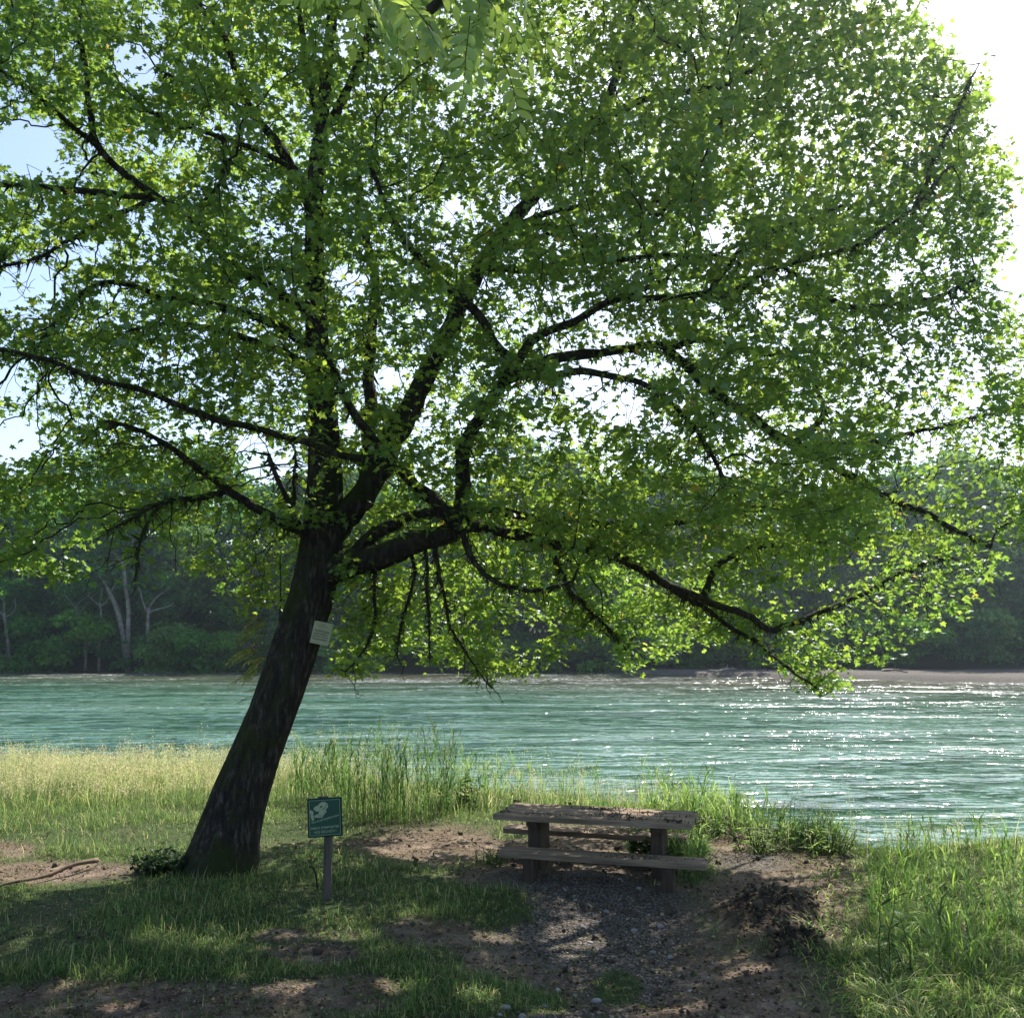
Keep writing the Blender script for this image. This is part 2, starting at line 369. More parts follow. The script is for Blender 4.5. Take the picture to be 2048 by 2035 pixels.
# ------------------------------------------------------------------ leaf scattering
def rot_frames(n_, t_):
    """orthonormal frames: y = leaf axis, z = normal"""
    z = n_ / (np.linalg.norm(n_, axis=1)[:, None] + 1e-9)
    y = t_ - z * (t_ * z).sum(1)[:, None]; y /= np.linalg.norm(y, axis=1)[:, None] + 1e-9
    x = np.cross(y, z); return np.stack([x, y, z], 1)      # rows
def scatter(tv, tf, pos, frames, scale):
    n, kk = len(pos), len(tv)
    V = np.einsum('ki,nij->nkj', tv, frames) * scale[:, None, None] + pos[:, None]
    Fc = tf[None] + (np.arange(n) * kk)[:, None, None]
    return V.reshape(-1, 3), Fc.reshape(-1, tf.shape[1])
_h1 = [(0.20, -0.13), (0.46, 0.0), (0.27, 0.17), (0.56, 0.47), (0.19, 0.50), (0.15, 0.78)]
def maple_leaf():
    v = [(0, 0), (0, 0.33), (0, 1.0)] + _h1 + [(-a, b) for a, b in _h1]
    f = []
    R_ = [0, 3, 4, 5, 6, 7, 8, 2]; L_ = [0, 9, 10, 11, 12, 13, 14, 2]
    for a, b in zip(R_[:-1], R_[1:]): f.append((1, a, b))
    for a, b in zip(L_[:-1], L_[1:]): f.append((1, b, a))
    v = np.array([(a, b, -0.22 * abs(a) - 0.16 * b * b) for a, b in v]); return v, np.array(f)
ML_V, ML_F = maple_leaf()
def lance_leaf(w=0.16):
    v = np.array([(0, 0, 0), (w, 0.35, -0.03), (0.75 * w, 0.7, -0.08), (0, 1.0, -0.2), (-0.75 * w, 0.7, -0.08), (-w, 0.35, -0.03), (0, .5, 0)])
    f = np.array([(6, 0, 1), (6, 1, 2), (6, 2, 3), (6, 3, 4), (6, 4, 5), (6, 5, 0)]); return v, f
LL_V, LL_F = lance_leaf()
Q_V = np.array([(-.5, 0, 0), (0, -.12, -.08), (.5, .1, 0), (.35, .7, .1), (-.15, 1, -.1), (-.45, .55, .05)]); Q_F = np.array([(0, 1, 2), (0, 2, 3), (0, 3, 5), (5, 3, 4)])
def unit(a): return a / (np.linalg.norm(a, axis=-1, keepdims=True) + 1e-9)

# ------------------------------------------------------------------ the leaning maple
TD = 9.55
W2M = TD / F
class Sk:
    def __init__(s): s.p = []; s.par = []; s.limb = []; s.r = []; s.tr = []
    def add(s, p, par, limb, r, traced): s.p.append(np.array(p, float)); s.par.append(par); s.limb.append(limb); s.r.append(r); s.tr.append(traced); return len(s.p) - 1
S = Sk(); LIMBS = []
def resample(pts, step):
    pts = np.asarray(pts, float); seg = np.linalg.norm(np.diff(pts[:, :3], axis=0), axis=1); L = np.concatenate([[0], np.cumsum(seg)])
    n = max(2, int(L[-1] / step) + 1); t = np.linspace(0, L[-1], n)
    # smooth: catmull-like via cubic on each coordinate
    o = np.stack([np.interp(t, L, pts[:, k]) for k in range(pts.shape[1])], 1)
    for _ in range(3):
        o[1:-1] = 0.25 * o[:-2] + 0.5 * o[1:-1] + 0.25 * o[2:]
    return o
def trace(pts, w0, w1, d_end, parent=None, wobble=0.012):
    """pts in photo pixels; widths in photo pixels; starts at the parent's depth and ends at d_end"""
    li = len(LIMBS); n = len(pts)
    if parent is None: d0 = TD; par = -1
    else:
        cand = [i for i in range(len(S.p)) if S.limb[i] == parent]
        cp = np.array([S.p[i] for i in cand]); qx, qy = to_px(cp[:, 0], cp[:, 1], cp[:, 2])
        j = int(np.argmin((qx - pts[0][0]) ** 2 + (qy - pts[0][1]) ** 2)); par = cand[j]; d0 = S.p[par][1]
    cum = np.concatenate([[0], np.cumsum([math.dist(pts[i], pts[i + 1]) for i in range(n - 1)])]); cum /= cum[-1]
    W = []
    for k, (a, b) in enumerate(pts):
        d = d0 + (d_end - d0) * cum[k] ** 1.2
        w = (w0 + (w1 - w0) * cum[k] ** 0.8) 
        W.append([*P(a, b, d), 0.5 * w * d / F])
    if parent is not None:
        W[0][:3] = list(S.p[par])
        W[0][3] = min(W[0][3], S.r[par] * 0.95)
    W = resample(W, 0.10)
    if parent is not None:
        a = rng.random(3) * 50
        q = np.stack([fbm(W[:, 0] * 3 + a[0], W[:, 2] * 3, W[:, 1], k + 60, 3) - 0.5 for k in range(3)], 1)
        W[:, :3] += q * 0.10 * np.minimum(1, np.arange(len(W)) / 4.0)[:, None]
    LIMBS.append(parent)
    for k, w in enumerate(W):
        if parent is not None and k == 0: continue
        par = S.add(w[:3], par, li, w[3], True)
    return li
# main trunk and the tall middle stem are one limb
tp = [(436, 1762), (443, 1735), (456, 1673), (477, 1594), (500, 1535), (526, 1475), (557, 1396), (583, 1317), (609, 1237), (628, 1178), (638, 1130), (646, 1080), (649, 1010), (650, 930), (645, 830), (635, 700), (630, 590), (628, 480), (632, 330), (642, 262), (655, 120), (668, 0), (676, -150), (690, -330), (700, -480)]
tw = [150, 132, 112, 98, 94, 91, 91, 91, 91, 90, 90, 84, 74, 68, 56, 46, 42, 38, 32, 28, 24, 20, 15, 9, 4]
d_ = np.interp([b for a, b in tp], [-480, 700, 1100, 1752], [9.0, 9.9, 9.75, G(432, 1742)[1]])
Wt = resample([[*P(a, b, dd), 0.5 * w * dd / F] for (a, b), w, dd in zip(tp, tw, d_)], 0.10)
LIMBS.append(None); par = -1
for k, w in enumerate(Wt): par = S.add(w[:3], par, 0, w[3], True)
T = trace
A = 0
B = T([(632, 430), (588, 334), (509, 233), (472, 143), (445, 53), (371, -10), (300, -120)], 26, 8, 9.2, A)
T([(509, 233), (434, 190), (371, 170), (310, 128)], 12, 4, 8.4, B)
T([(643, 265), (690, 200), (735, 80), (760, -40), (800, -200)], 22, 8, 9.6, A)
T([(635, 265), (615, 120), (598, 0), (560, -160)], 18, 7, 8.6, A)
C = T([(634, 1095), (668, 1060), (722, 992), (770, 914), (831, 810), (883, 681), (966, 526), (1040, 420), (1130, 330), (1210, 220), (1260, 60), (1290, -120)], 60, 10, 11.2, A)
C2 = T([(728, 985), (737, 860), (738, 740), (745, 640), (748, 540), (715, 430), (725, 300)], 34, 10, 11.2, C)
Dl = T([(618, 1150), (690, 1128), (760, 1110), (830, 1085), (890, 1068), (920, 1052)], 64, 40, 9.1, A)
D2 = T([(915, 1055), (925, 1000), (926, 930), (932, 880), (966, 821), (1012, 765), (1030, 728), (1069, 676), (1147, 640), (1230, 600), (1330, 560)], 36, 10, 8.6, Dl)
D3 = T([(1012, 765), (1069, 728), (1173, 712), (1276, 691), (1380, 681), (1500, 700), (1620, 720)], 26, 8, 10.8, D2)
D4 = T([(1020, 752), (1069, 748), (1199, 740), (1276, 759), (1328, 800), (1380, 836), (1416, 893), (1452, 966)], 20, 6, 8.8, D2)
D5 = T([(1026, 735), (1017, 722), (986, 676), (955, 619), (893, 567), (831, 510), (790, 440), (740, 330)], 24, 8, 8.4, D2)
Gl = T([(1330, 685), (1395, 742), (1448, 795), (1527, 848), (1607, 901), (1686, 943), (1766, 986), (1860, 1030), (1980, 1090)], 26, 9, 10.2, D3)
T([(1586, 890), (1650, 840), (1640, 780), (1586, 726)], 14, 6, 9.8, Gl)
X1 = T([(909, 1045), (862, 997), (810, 950), (759, 888), (707, 821), (681, 769), (640, 690)], 30, 10, 8.0, Dl)
X2 = T([(770, 905), (733, 924), (645, 893), (552, 862), (461, 853), (392, 827), (318, 790), (223, 763), (138, 737), (69, 710), (-60, 690)], 18, 7, 7.3, X1)
E = T([(697, 1112), (728, 1075), (810, 1038), (862, 1025), (940, 1023), (997, 1023), (1069, 1041), (1173, 1043), (1328, 1049), (1432, 1028), (1560, 1010)], 28, 9, 10.8, Dl)
F1 = T([(920, 1055), (955, 1048), (1017, 1070), (1095, 1085), (1173, 1090), (1245, 1111), (1328, 1163), (1401, 1195), (1483, 1225), (1535, 1262), (1564, 1256), (1639, 1227), (1718, 1192), (1814, 1135), (1900, 1110)], 26, 6, 12.2, Dl)
F2 = T([(1300, 1145), (1360, 1185), (1433, 1232), (1507, 1275), (1573, 1337), (1640, 1380)], 14, 4, 11.9, F1)
T([(1401, 1195), (1430, 1130), (1500, 1090), (1620, 1080), (1760, 1070)], 14, 5, 12.0, F1)
H1 = T([(914, 1062), (945, 1131), (992, 1163), (1069, 1183), (1147, 1157)], 15, 6, 8.7, Dl)
T([(855, 1080), (857, 1160), (857, 1250), (862, 1330)], 8, 3, 9.6, Dl)
T([(870, 1078), (885, 1170), (905, 1260), (945, 1330), (985, 1378)], 9, 3, 10.4, Dl)
T([(745, 1115), (752, 1190), (750, 1270), (712, 1320), (690, 1345)], 8, 3, 9.9, Dl)
T([(820, 1090), (835, 1150), (800, 1240), (790, 1310)], 9, 3, 9.9, Dl)
T([(1100, 1088), (1130, 1170), (1200, 1240), (1250, 1300)], 12, 4, 11.4, F1)
L1 = T([(660, 1112), (616, 1063), (543, 1034), (471, 987), (427, 951), (362, 904), (291, 860), (220, 840)], 26, 7, 8.2, A)
L1b = T([(467, 987), (399, 996), (315, 1001), (283, 1030), (217, 1059)], 14, 5, 8.0, L1)
T([(315, 1003), (290, 1040), (283, 1090), (262, 1165)], 9, 4, 7.9, L1b)
T([(605, 1055), (580, 1005), (558, 965), (536, 907)], 14, 8, 9.6, L1)
T([(590, 1050), (585, 980), (594, 900)], 9, 5, 10.2, L1)
L2 = T([(636, 775), (578, 705), (530, 690), (477, 668), (403, 648), (345, 640), (260, 660)], 22, 7, 8.8, A)
L2b = T([(632, 720), (580, 665), (530, 636), (424, 610), (318, 588), (212, 564), (159, 578), (117, 636), (80, 689)], 22, 6, 8.2, A)
L3 = T([(632, 620), (560, 590), (477, 540), (382, 435), (318, 392), (239, 339), (196, 297), (175, 212), (164, 106), (159, 0), (150, -120)], 24, 8, 8.6, A)
T([(318, 394), (230, 392), (150, 375), (60, 372), (0, 373), (-120, 366)], 16, 8, 8.4, L3)
T([(196, 297), (120, 220), (50, 170), (-30, 110)], 12, 5, 8.0, L3)
T([(320, 400), (270, 415), (210, 440), (130, 490), (40, 530), (-40, 545)], 12, 5, 7.6, L3)
T([(366, 470), (392, 419), (435, 371), (461, 318)], 12, 5, 8.0, L3)
T([(631, 551), (530, 530), (450, 540)], 12, 6, 8.8, A)
T([(588, 334), (520, 300), (434, 275), (371, 254), (297, 228)], 14, 6, 8.2, B)
R1 = T([(1000, 470), (1060, 440), (1130, 420), (1250, 408), (1400, 400)], 16, 6, 10.2, C)
T([(985, 500), (1040, 490), (1180, 440), (1300, 430)], 12, 5, 9.4, C)
T([(960, 540), (1060, 545), (1180, 520), (1340, 508), (1480, 520)], 18, 6, 9.2, C)
R2 = T([(1100, 540), (1250, 488), (1363, 387), (1416, 307), (1470, 200)], 14, 5, 8.6, R1)
R3 = T([(1230, 600), (1350, 600), (1490, 578), (1554, 535), (1700, 498), (1830, 420), (1900, 330)], 16, 5, 9.0, D2)
T([(1420, 590), (1490, 482), (1607, 440), (1720, 400)], 12, 5, 10.2, R3)
R4 = T([(1180, 260), (1289, 195), (1421, 180), (1501, 143), (1586, 85), (1680, 60)], 20, 6, 10.0, C)
T([(1586, 640), (1700, 620), (1850, 600), (1950, 560)], 12, 5, 9.8, R3)
T([(1250, -20), (1400, -60), (1600, -100), (1750, -60)], 14, 5, 10.5, C)
T([(700, -400), (900, -420), (1100, -380)], 10, 5, 9.6, A)
T([(300, -120), (100, -200), (-100, -250)], 10, 5, 8.8, B)
T([(1607, 901), (1750, 880), (1900, 850), (2060, 800)], 14, 5, 10.6, Gl)
T([(1830, 420), (1900, 250), (1960, 130)], 8, 3, 9.4, R3)

CROWN = np.array([(-500, 1150), (-200, 1160), (0, 1120), (110, 1175), (190, 1120), (320, 1100), (430, 1150), (480, 1230), (560, 1240), (620, 1200), (690, 1365), (760, 1330), (850, 1310), (935, 1372), (1020, 1365), (1090, 1330), (1180, 1300), (1280, 1345), (1390, 1290),
    (1540, 1320), (1575, 1360), (1640, 1392), (1705, 1380), (1650, 1320), (1780, 1330), (1900, 1255), (1985, 1170), (2060, 1090), (2150, 1000), (2150, 760), (2070, 650), (2010, 600), (2030, 420), (2010, 290), (1950, 190), (1890, 130), (1860, 60), (1830, -60), (1720, -330), (1300, -560), (800, -640), (300, -560), (-150, -420), (-480, 0), (-560, 500)], float)
def inside(px, py, poly):
    c = np.zeros(len(px), bool); n = len(poly)
    for i in range(n):
        x1, y1 = poly[i]; x2, y2 = poly[(i + 1) % n]
        cond = ((y1 > py) != (y2 > py)) & (px < (x2 - x1) * (py - y1) / (y2 - y1 + 1e-9) + x1); c ^= cond
    return c
def edge_dist(px, py, poly):
    d = np.full(len(px), 1e9); n = len(poly)
    for i in range(n):
        a = poly[i]; b = poly[(i + 1) % n]; ab = b - a
        t = np.clip(((px - a[0]) * ab[0] + (py - a[1]) * ab[1]) / (ab @ ab), 0, 1)
        d = np.minimum(d, np.hypot(px - a[0] - t * ab[0], py - a[1] - t * ab[1]))
    return d
# open places in the crown: photo position, radius in photo pixels
VOIDS = [(1232, 800, 70, 48), (1170, 770, 60, 40), (60, 290, 70, 55), (40, 560, 70, 60), (30, 880, 60, 45), (1110, 590, 30, 22), (905, 420, 45, 25), (1050, 415, 60, 22), (500, 905, 40, 30),
         (1430, 470, 35, 20), (270, 130, 55, 40), (330, 715, 60, 22), (760, 760, 40, 25), (20, 760, 50, 40), (180, 500, 50, 25), (560, 950, 60, 40), (700, 560, 35, 35)]
def attractors(N, zseed=0):
    px = rng.uniform(-560, 2180, N * 4); py = rng.uniform(-640, 1400, N * 4)
    ok = inside(px, py, CROWN); px, py = px[ok], py[ok]
    ed = edge_dist(px, py, CROWN) * W2M
    Tn = np.minimum(2.5, 0.4 + 1.0 * ed)          # towards the camera
    Tf = np.minimum(3.7 + 1.0 * sstep(1100, 700, px) + 1.6 * sstep(1100, 1400, px) * sstep(700, 450, py) + 1.4 * sstep(900, 1100, px) * sstep(700, 820, py), 0.6 + 1.3 * ed)          # away from it
    u = rng.random(len(px)) * 2 - 1
    d = 10.0 + np.where(u < 0, u * Tn, u * Tf) 
    low = sstep(1060, 1240, py); rgt = sstep(650, 900, px)
    d = np.where(low > 0.15, 10.1 + rgt * 1.9 + (u * 1.2), d)
    pos = np.stack([P(a, b, c) for a, b, c in zip(px, py, d)])
    # layered, clumpy density
    nz = fbm(pos[:, 0] * 0.9, pos[:, 1] * 0.9, pos[:, 2] * 1.9, 90 + zseed, 3)
    keep = nz > np.where(py > 1100, 0.41, 0.42 - 0.05 * sstep(1150, 1500, px) - .05 * sstep(1600, 1850, px) - .03 * sstep(1000, 1200, px) * sstep(700, 800, py))
    for vx, vy, rx, ry in VOIDS:
        keep &= ~(((px - vx) / rx) ** 2 + ((py - vy) / ry) ** 2 < 1)
    # keep the trunk and the first fork readable
    keep &= ~((py > 1040) & (px > 440) & (px < 640) & (d < 9.9))
    keep &= ~((py > 980) & (py < 1130) & (px > 640) & (px < 960) & (d < 9.4) & (rng.random(len(px)) < 0.8))
    return pos[keep][:N], px[keep][:N], py[keep][:N]
ATT, apx, apy = attractors(27000)

def colonise(att, step=0.13, kill=0.17, iters=110):
    act = np.array([i for i in range(len(S.p)) if not (S.limb[i] == 0 and S.p[i][2] < 2.9)])
    P0 = np.array([S.p[i] for i in act])
    na = len(att); bd = np.full(na, 1e9); bi = np.zeros(na, int)
    def upd(pos, ids):
        nonlocal bd, bi
        for s in range(0, len(pos), 400):
            q = pos[s:s + 400]; D = np.linalg.norm(att[:, None] - q[None], axis=2)
            j = D.argmin(1); dm = D[np.arange(na), j]; w = dm < bd
            bd[w] = dm[w]; bi[w] = ids[s:s + 400][j[w]]
    upd(P0, act); alive = bd > kill
    for it in range(iters):
        idx = np.where(alive)[0]
        if len(idx) < 10: break
        b = bi[idx]; un, inv = np.unique(b, return_inverse=True)
        bp = np.array([S.p[i] for i in un])
        dv = unit(att[idx] - bp[inv]) / (0.3 + bd[idx])[:, None]
        s = np.zeros((len(un), 3)); np.add.at(s, inv, dv)
        s = unit(s); s = unit(s + rng.normal(0, 0.28, s.shape))
        newp = bp + s * step * rng.uniform(0.75, 1.15, (len(un), 1)); ids = []
        for u_, q in zip(un, newp): ids.append(S.add(q, int(u_), S.limb[u_], 0.0, False))
        upd(newp, np.array(ids)); alive &= bd > kill
colonise(ATT)
NN = len(S.p); PP = np.array(S.p); PAR = np.array(S.par); LIMB = np.array(S.limb); TR = np.array(S.tr); RAD = np.array(S.r)
kids = [[] for _ in range(NN)]
for i in range(NN):
    if PAR[i] >= 0: kids[PAR[i]].append(i)
acc = np.zeros(NN)
for i in range(NN - 1, -1, -1):
    if not TR[i]:
        acc[i] += 0.0030 ** 2.4 if not kids[i] else 0
        RAD[i] = acc[i] ** (1 / 2.4)
        if PAR[i] >= 0 and not TR[PAR[i]]: acc[PAR[i]] += acc[i] * 1.0
for i in range(NN):
    if not TR[i]: RAD[i] = min(RAD[i], 0.85 * RAD[PAR[i]] if TR[PAR[i]] else RAD[PAR[i]], 0.032)
# ---- branches to tubes, one mesh per limb
tree = empty('maple_tree', (PP[0][0], PP[0][1], gz(PP[0][0], PP[0][1])))
tag(tree, 'big old maple leaning to the right with a mossy dark trunk and wide leafy crown', 'tree')
TO = np.array(tree.location)
buf = {}
def emit(l, V, Fq):
    b = buf.setdefault(l, [[], [], 0]); b[0].append(V); b[1] += [[int(a) + b[2] for a in q] for q in Fq]; b[2] += len(V)
main = [-1] * NN
for i in range(NN):
    if kids[i]:
        main[i] = max(kids[i], key=lambda c: (TR[c] and LIMB[c] == LIMB[i], RAD[c]))
        if TR[i] and not TR[main[i]] and LIMB[main[i]] == LIMB[i] and any(TR[c] and LIMB[c] == LIMB[i] for c in kids[i]): pass
starts = [0] + [c for i in range(NN) for c in kids[i] if c != main[i] or LIMB[c] != LIMB[i]]
for s0 in starts:
    if s0 == 0: chain = [0]
    else: chain = [PAR[s0], s0]
    c = s0
    while main[c] >= 0 and LIMB[main[c]] == LIMB[c]: c = main[c]; chain.append(c)
    if s0 == 0: TRUNKCHAIN = chain; continue
    if len(chain) < 2: continue
    pts = PP[chain]; rr = RAD[chain].copy(); rr[0] = rr[1]
    rr[-1] = min(rr[-1], 0.0025) if len(chain) > 2 else rr[-1] * 0.6
    rm = rr.max(); kk = 12 if rm > 0.05 else (7 if rm > 0.018 else (5 if rm > 0.007 else 3))
    V, Fq = tube(pts, np.maximum(rr, 0.0022), kk, 0.35 if rm > 0.01 else 0, cap=False)
    emit(LIMB[s0], V - TO, Fq)
# bare dead twigs hanging from the lower limbs
tn = np.where(TR & (LIMB != 0) & (PP[:, 2] < 6.5) & (RAD < 0.09))[0]
for i in rng.choice(tn, 620):
    p0 = PP[i]; L = rng.uniform(0.2, 0.85) * (0.45 if p0[2] < 3.1 else 1); n = 7; dr = unit(np.array([rng.normal(), rng.normal(), rng.uniform(-1.6, 0.5)])); pts = [p0]
    for k in range(n):
        dr = unit(dr + rng.normal(0, 0.3, 3) + np.array([0, 0, -0.08])); pts.append(pts[-1] + dr * L / n)
        if rng.random() < 0.5 and k > 1:
            q = [pts[-1]]; d2 = unit(dr + rng.normal(0, 0.8, 3))
            for _ in range(4): d2 = unit(d2 + rng.normal(0, 0.3, 3)); q.append(q[-1] + d2 * L * 0.09)
            V, Fq = tube(q, np.linspace(0.0035, 0.0018, 5), 3, cap=False); emit(LIMB[i], V - TO, Fq)
    V, Fq = tube(pts, np.linspace(0.0065, 0.0022, n + 1), 4, 0.4, cap=False); emit(LIMB[i], V - TO, Fq)
def build_faces(name, b, mat, parent):
    V = np.concatenate(b[0]); q4 = np.array([f for f in b[1] if len(f) == 4], np.int32).reshape(-1, 4)
    return mesh_np(name, V, [q4], mat, parent, smooth=True)
for l in sorted(buf):
    if l == 0: continue
    build_faces('limb', buf[l], M['bark'], tree)
# trunk with ridged bark and flared foot
ch = TRUNKCHAIN; tp3 = resample(np.concatenate([PP[ch], RAD[ch][:, None]], 1), 0.035)
K = 72; V = []; n = len(tp3); TT = np.gradient(tp3[:, :3], axis=0); TT = unit(TT)
u = np.array([1.0, 0, 0])
ang = np.linspace(0, 2 * math.pi, K, endpoint=False)
for i in range(n):
    t = TT[i]; u = unit(u - t * (u @ t)); w = np.cross(t, u)
    z = i * 0.035
    ridge = fbm(np.cos(ang) * 5.0, np.sin(ang) * 5.0, z * 1.1 + 0 * ang, 12, 4); ridge = np.abs(ridge - 0.5) * 2
    lump = fbm(np.cos(ang) * 1.1 + 5, np.sin(ang) * 1.1, z * 1.2 + 0 * ang, 44, 3) - 0.5
    flare = max(0, 1 - z / 0.8) ** 2 * 0.20 * np.clip(0.4 + 0.8 * np.cos(ang * 5 + 1.2), 0, 1.2)
    r = tp3[i, 3] * (1 + 0.20 * (0.25 - ridge) + 0.22 * lump + flare)
    c0 = tp3[i, :3]
    V.append(c0 + (np.cos(ang) * r)[:, None] * u + (np.sin(ang) * r)[:, None] * w)
V = np.concatenate(V) - TO; V_TRUNK = V
i = np.arange(n - 1)[:, None] * K; j = np.arange(K)[None]
mesh_np('trunk', V, [np.stack([i + j, i + (j + 1) % K, i + K + (j + 1) % K, i + K + j], -1).reshape(-1, 4)], M['bark'], tree, smooth=True)
# twigs growing straight out of the stem
if 0 in buf: build_faces('stem_twigs', buf[0], M['bark'], tree)
# moss tufts on the limbs
mi = np.where(TR & (RAD > 0.008) & (RAD < 0.12) & (PP[:, 2] > 2.0))[0]
sel = rng.choice(mi, 26000); j = np.maximum(PAR[sel], 0); f = rng.random((len(sel), 1))
base = PP[sel] * (1 - f) + PP[j] * f; dirv = unit(rng.normal(0, 1, (len(sel), 3)) * np.array([1, 1, 0.8]))
base = base + dirv * RAD[sel][:, None] * 0.85
ln = rng.uniform(0.015, 0.07, len(sel)) * rng.choice([1, 1, 1, 2.0], len(sel))
tv = np.array([(-.14, 0, 0), (.14, 0, 0), (0.05, 1, 0)]); tf = np.array([(0, 1, 2)])
fr = rot_frames(rng.normal(0, 1, (len(sel), 3)), unit(dirv * 0.6 + np.array([0, 0, -1.0]) + rng.normal(0, .3, (len(sel), 3))))
V, Ff = scatter(tv, tf, base - TO, fr, ln)
mo = mesh_np('moss', V, [Ff], M['moss'], tree); mo['kind'] = 'stuff'

# ---- leaves
def leaf_cloud(nodes, per, spread, smin, smax, seed=0):
    idx = np.repeat(nodes, per); n = len(idx)
    off = rng.normal(0, 1, (n, 3)) * np.array([1, 1, 0.55]) * spread
    pos = PP[idx] + off
    tip = unit(off * np.array([1, 1, 0.3]) + np.array([0, 0, -0.07 - 0 * spread]) + rng.normal(0, 0.05, (n, 3)))
    nor = rng.normal(0, 0.62, (n, 3)) + np.array([0.05, 0.15, 1.0])
    fr = rot_frames(nor, tip); sc_ = rng.uniform(smin, smax, n)
    return pos, fr, sc_
tipn = np.where((~TR) & (RAD < 0.0075))[0]
trn = np.where(TR & (RAD < 0.02) & (LIMB != 0))[0]
pos, fr, s_ = leaf_cloud(tipn, 11, 0.085, 0.034, 0.090)
lown = tipn[(PP[tipn][:, 2] < 3.6) & (PP[tipn][:, 0] > -1.8)]
pos3, fr3, s3 = leaf_cloud(lown, 5, 0.10, 0.04, 0.085)
pos = np.concatenate([pos, pos3]); fr = np.concatenate([fr, fr3]); s_ = np.concatenate([s_, s3])
pos2, fr2, s2 = leaf_cloud(trn, 4, 0.10, 0.04, 0.08)
pos = np.concatenate([pos, pos2]); fr = np.concatenate([fr, fr2]); s_ = np.concatenate([s_, s2])
qx, qy = to_px(pos[:, 0], pos[:, 1], pos[:, 2])
cn = fbm(pos[:, 0] * 2.6, pos[:, 1] * 2.6, pos[:, 2] * 4.2, 17, 2)
keep = (rng.random(len(pos)) < sstep(.34, .58, cn) * .95 + .12 + .30 * sstep(.8, 3.5, pos[:, 0])) & ~((qy > 1060) & (qx > 430) & (qx < 660) & (pos[:, 1] < 9.7))
# gaps in the crown through which the sun reaches the ground
lam = pos[:, 2:3] / sd.z; gp = pos - lam * np.array(sd); gx2, gy2 = to_px(gp[:, 0], np.maximum(gp[:, 1], .5), 0 * gp[:, 0])
LIT = [(1160, 1840, 60, 26), (1320, 2005, 90, 26), (1120, 2020, 60, 20), (880, 1655, 110, 18), (800, 1705, 60, 14), (950, 1700, 50, 12), (1480, 1715, 110, 26), (1620, 1740, 100, 30), (1700, 1810, 80, 40), (1640, 1865, 50, 20),
       (130, 1765, 110, 14), (450, 1895, 70, 14), (560, 1968, 60, 12), (800, 1965, 50, 12), (1400, 1690, 60, 20), (960, 1985, 50, 12), (1380, 1640, 60, 14), (300, 1880, 50, 14), (1900, 1900, 200, 230), (1950, 1730, 250, 80), (1500, 1935, 50, 14), (1000, 1860, 50, 12), (700, 1870, 60, 12), (100, 1960, 60, 12), (250, 2010, 60, 10), (1250, 1760, 40, 10)]
litp = umax(gx2, gy2, LIT) * (gp[:, 1] > 4); keep &= ~(rng.random(len(qx)) < np.clip(litp * 2.0, 0, .98) * np.where(gx2 > 1660, .75, 1))
for vx, vy, rx, ry in VOIDS:
    keep &= ~((((qx - vx) / rx) ** 2 + ((qy - vy) / ry) ** 2 < .1 + 2.2 * fbm(qx / 38, qy / 30, 0, 14, 3) ** 2 + .4 * rng.random(len(qx))) & (rng.random(len(qx)) < .8))
pos, fr, s_ = pos[keep], fr[keep], s_[keep]
import sys; sys.stderr.write('nodes %d leaves %d tips %d att %d\n' % (NN, len(pos), len(tipn), len(ATT)))
V, Ff = scatter(ML_V, ML_F, pos - TO, fr, s_)
t = rng.random(len(pos)); cl = fbm(pos[:, 0] * .8, pos[:, 1] * .8, pos[:, 2] * .8, 5, 2)
c0 = np.array([0.13, 0.29, 0.045]); c1 = np.array([0.34, 0.52, 0.075])
mx = np.clip(t * 0.6 + (cl - 0.3) * 0.8, 0, 1)[:, None]
C_ = (c0 * (1 - mx) + c1 * mx) * rng.uniform(0.8, 1.15, (len(pos), 1))
yel = rng.random(len(pos)) < 0.004; C_[yel] = (0.6, 0.5, 0.08)
mesh_np('foliage', V, [Ff], M['leaf'], tree, color=np.repeat(C_, len(ML_V), 0))

# ------------------------------------------------------------------ notice nailed to the trunk
def text(body, size, mat, parent, loc, rot=(0, 0, 0), name='lettering', ext=0.0006, align='CENTER', sx=1.0, bold=0.0, shear=0.0):
    cu = bpy.data.curves.new(name, 'FONT'); cu.body = body; cu.size = size; cu.align_x = align; cu.align_y = 'CENTER'
    cu.extrude = ext; cu.offset = bold; cu.shear = shear; cu.materials.append(mat)
    t0 = bpy.data.objects.new('tmp', cu); col.objects.link(t0); bpy.context.view_layer.update()
    me = bpy.data.meshes.new_from_object(t0.evaluated_get(bpy.context.evaluated_depsgraph_get())); bpy.data.objects.remove(t0)
    o = bpy.data.objects.new(name, me); col.objects.link(o); o.parent = parent; o.location = loc; o.rotation_euler = rot; o.scale = (sx, 1, 1)
    if not me.materials: me.materials.append(mat)
    return o
def fit(o, wmax):
    wd = max(v.co.x for v in o.data.vertices) - min(v.co.x for v in o.data.vertices)
    if wd > wmax: o.scale[0] *= wmax / wd
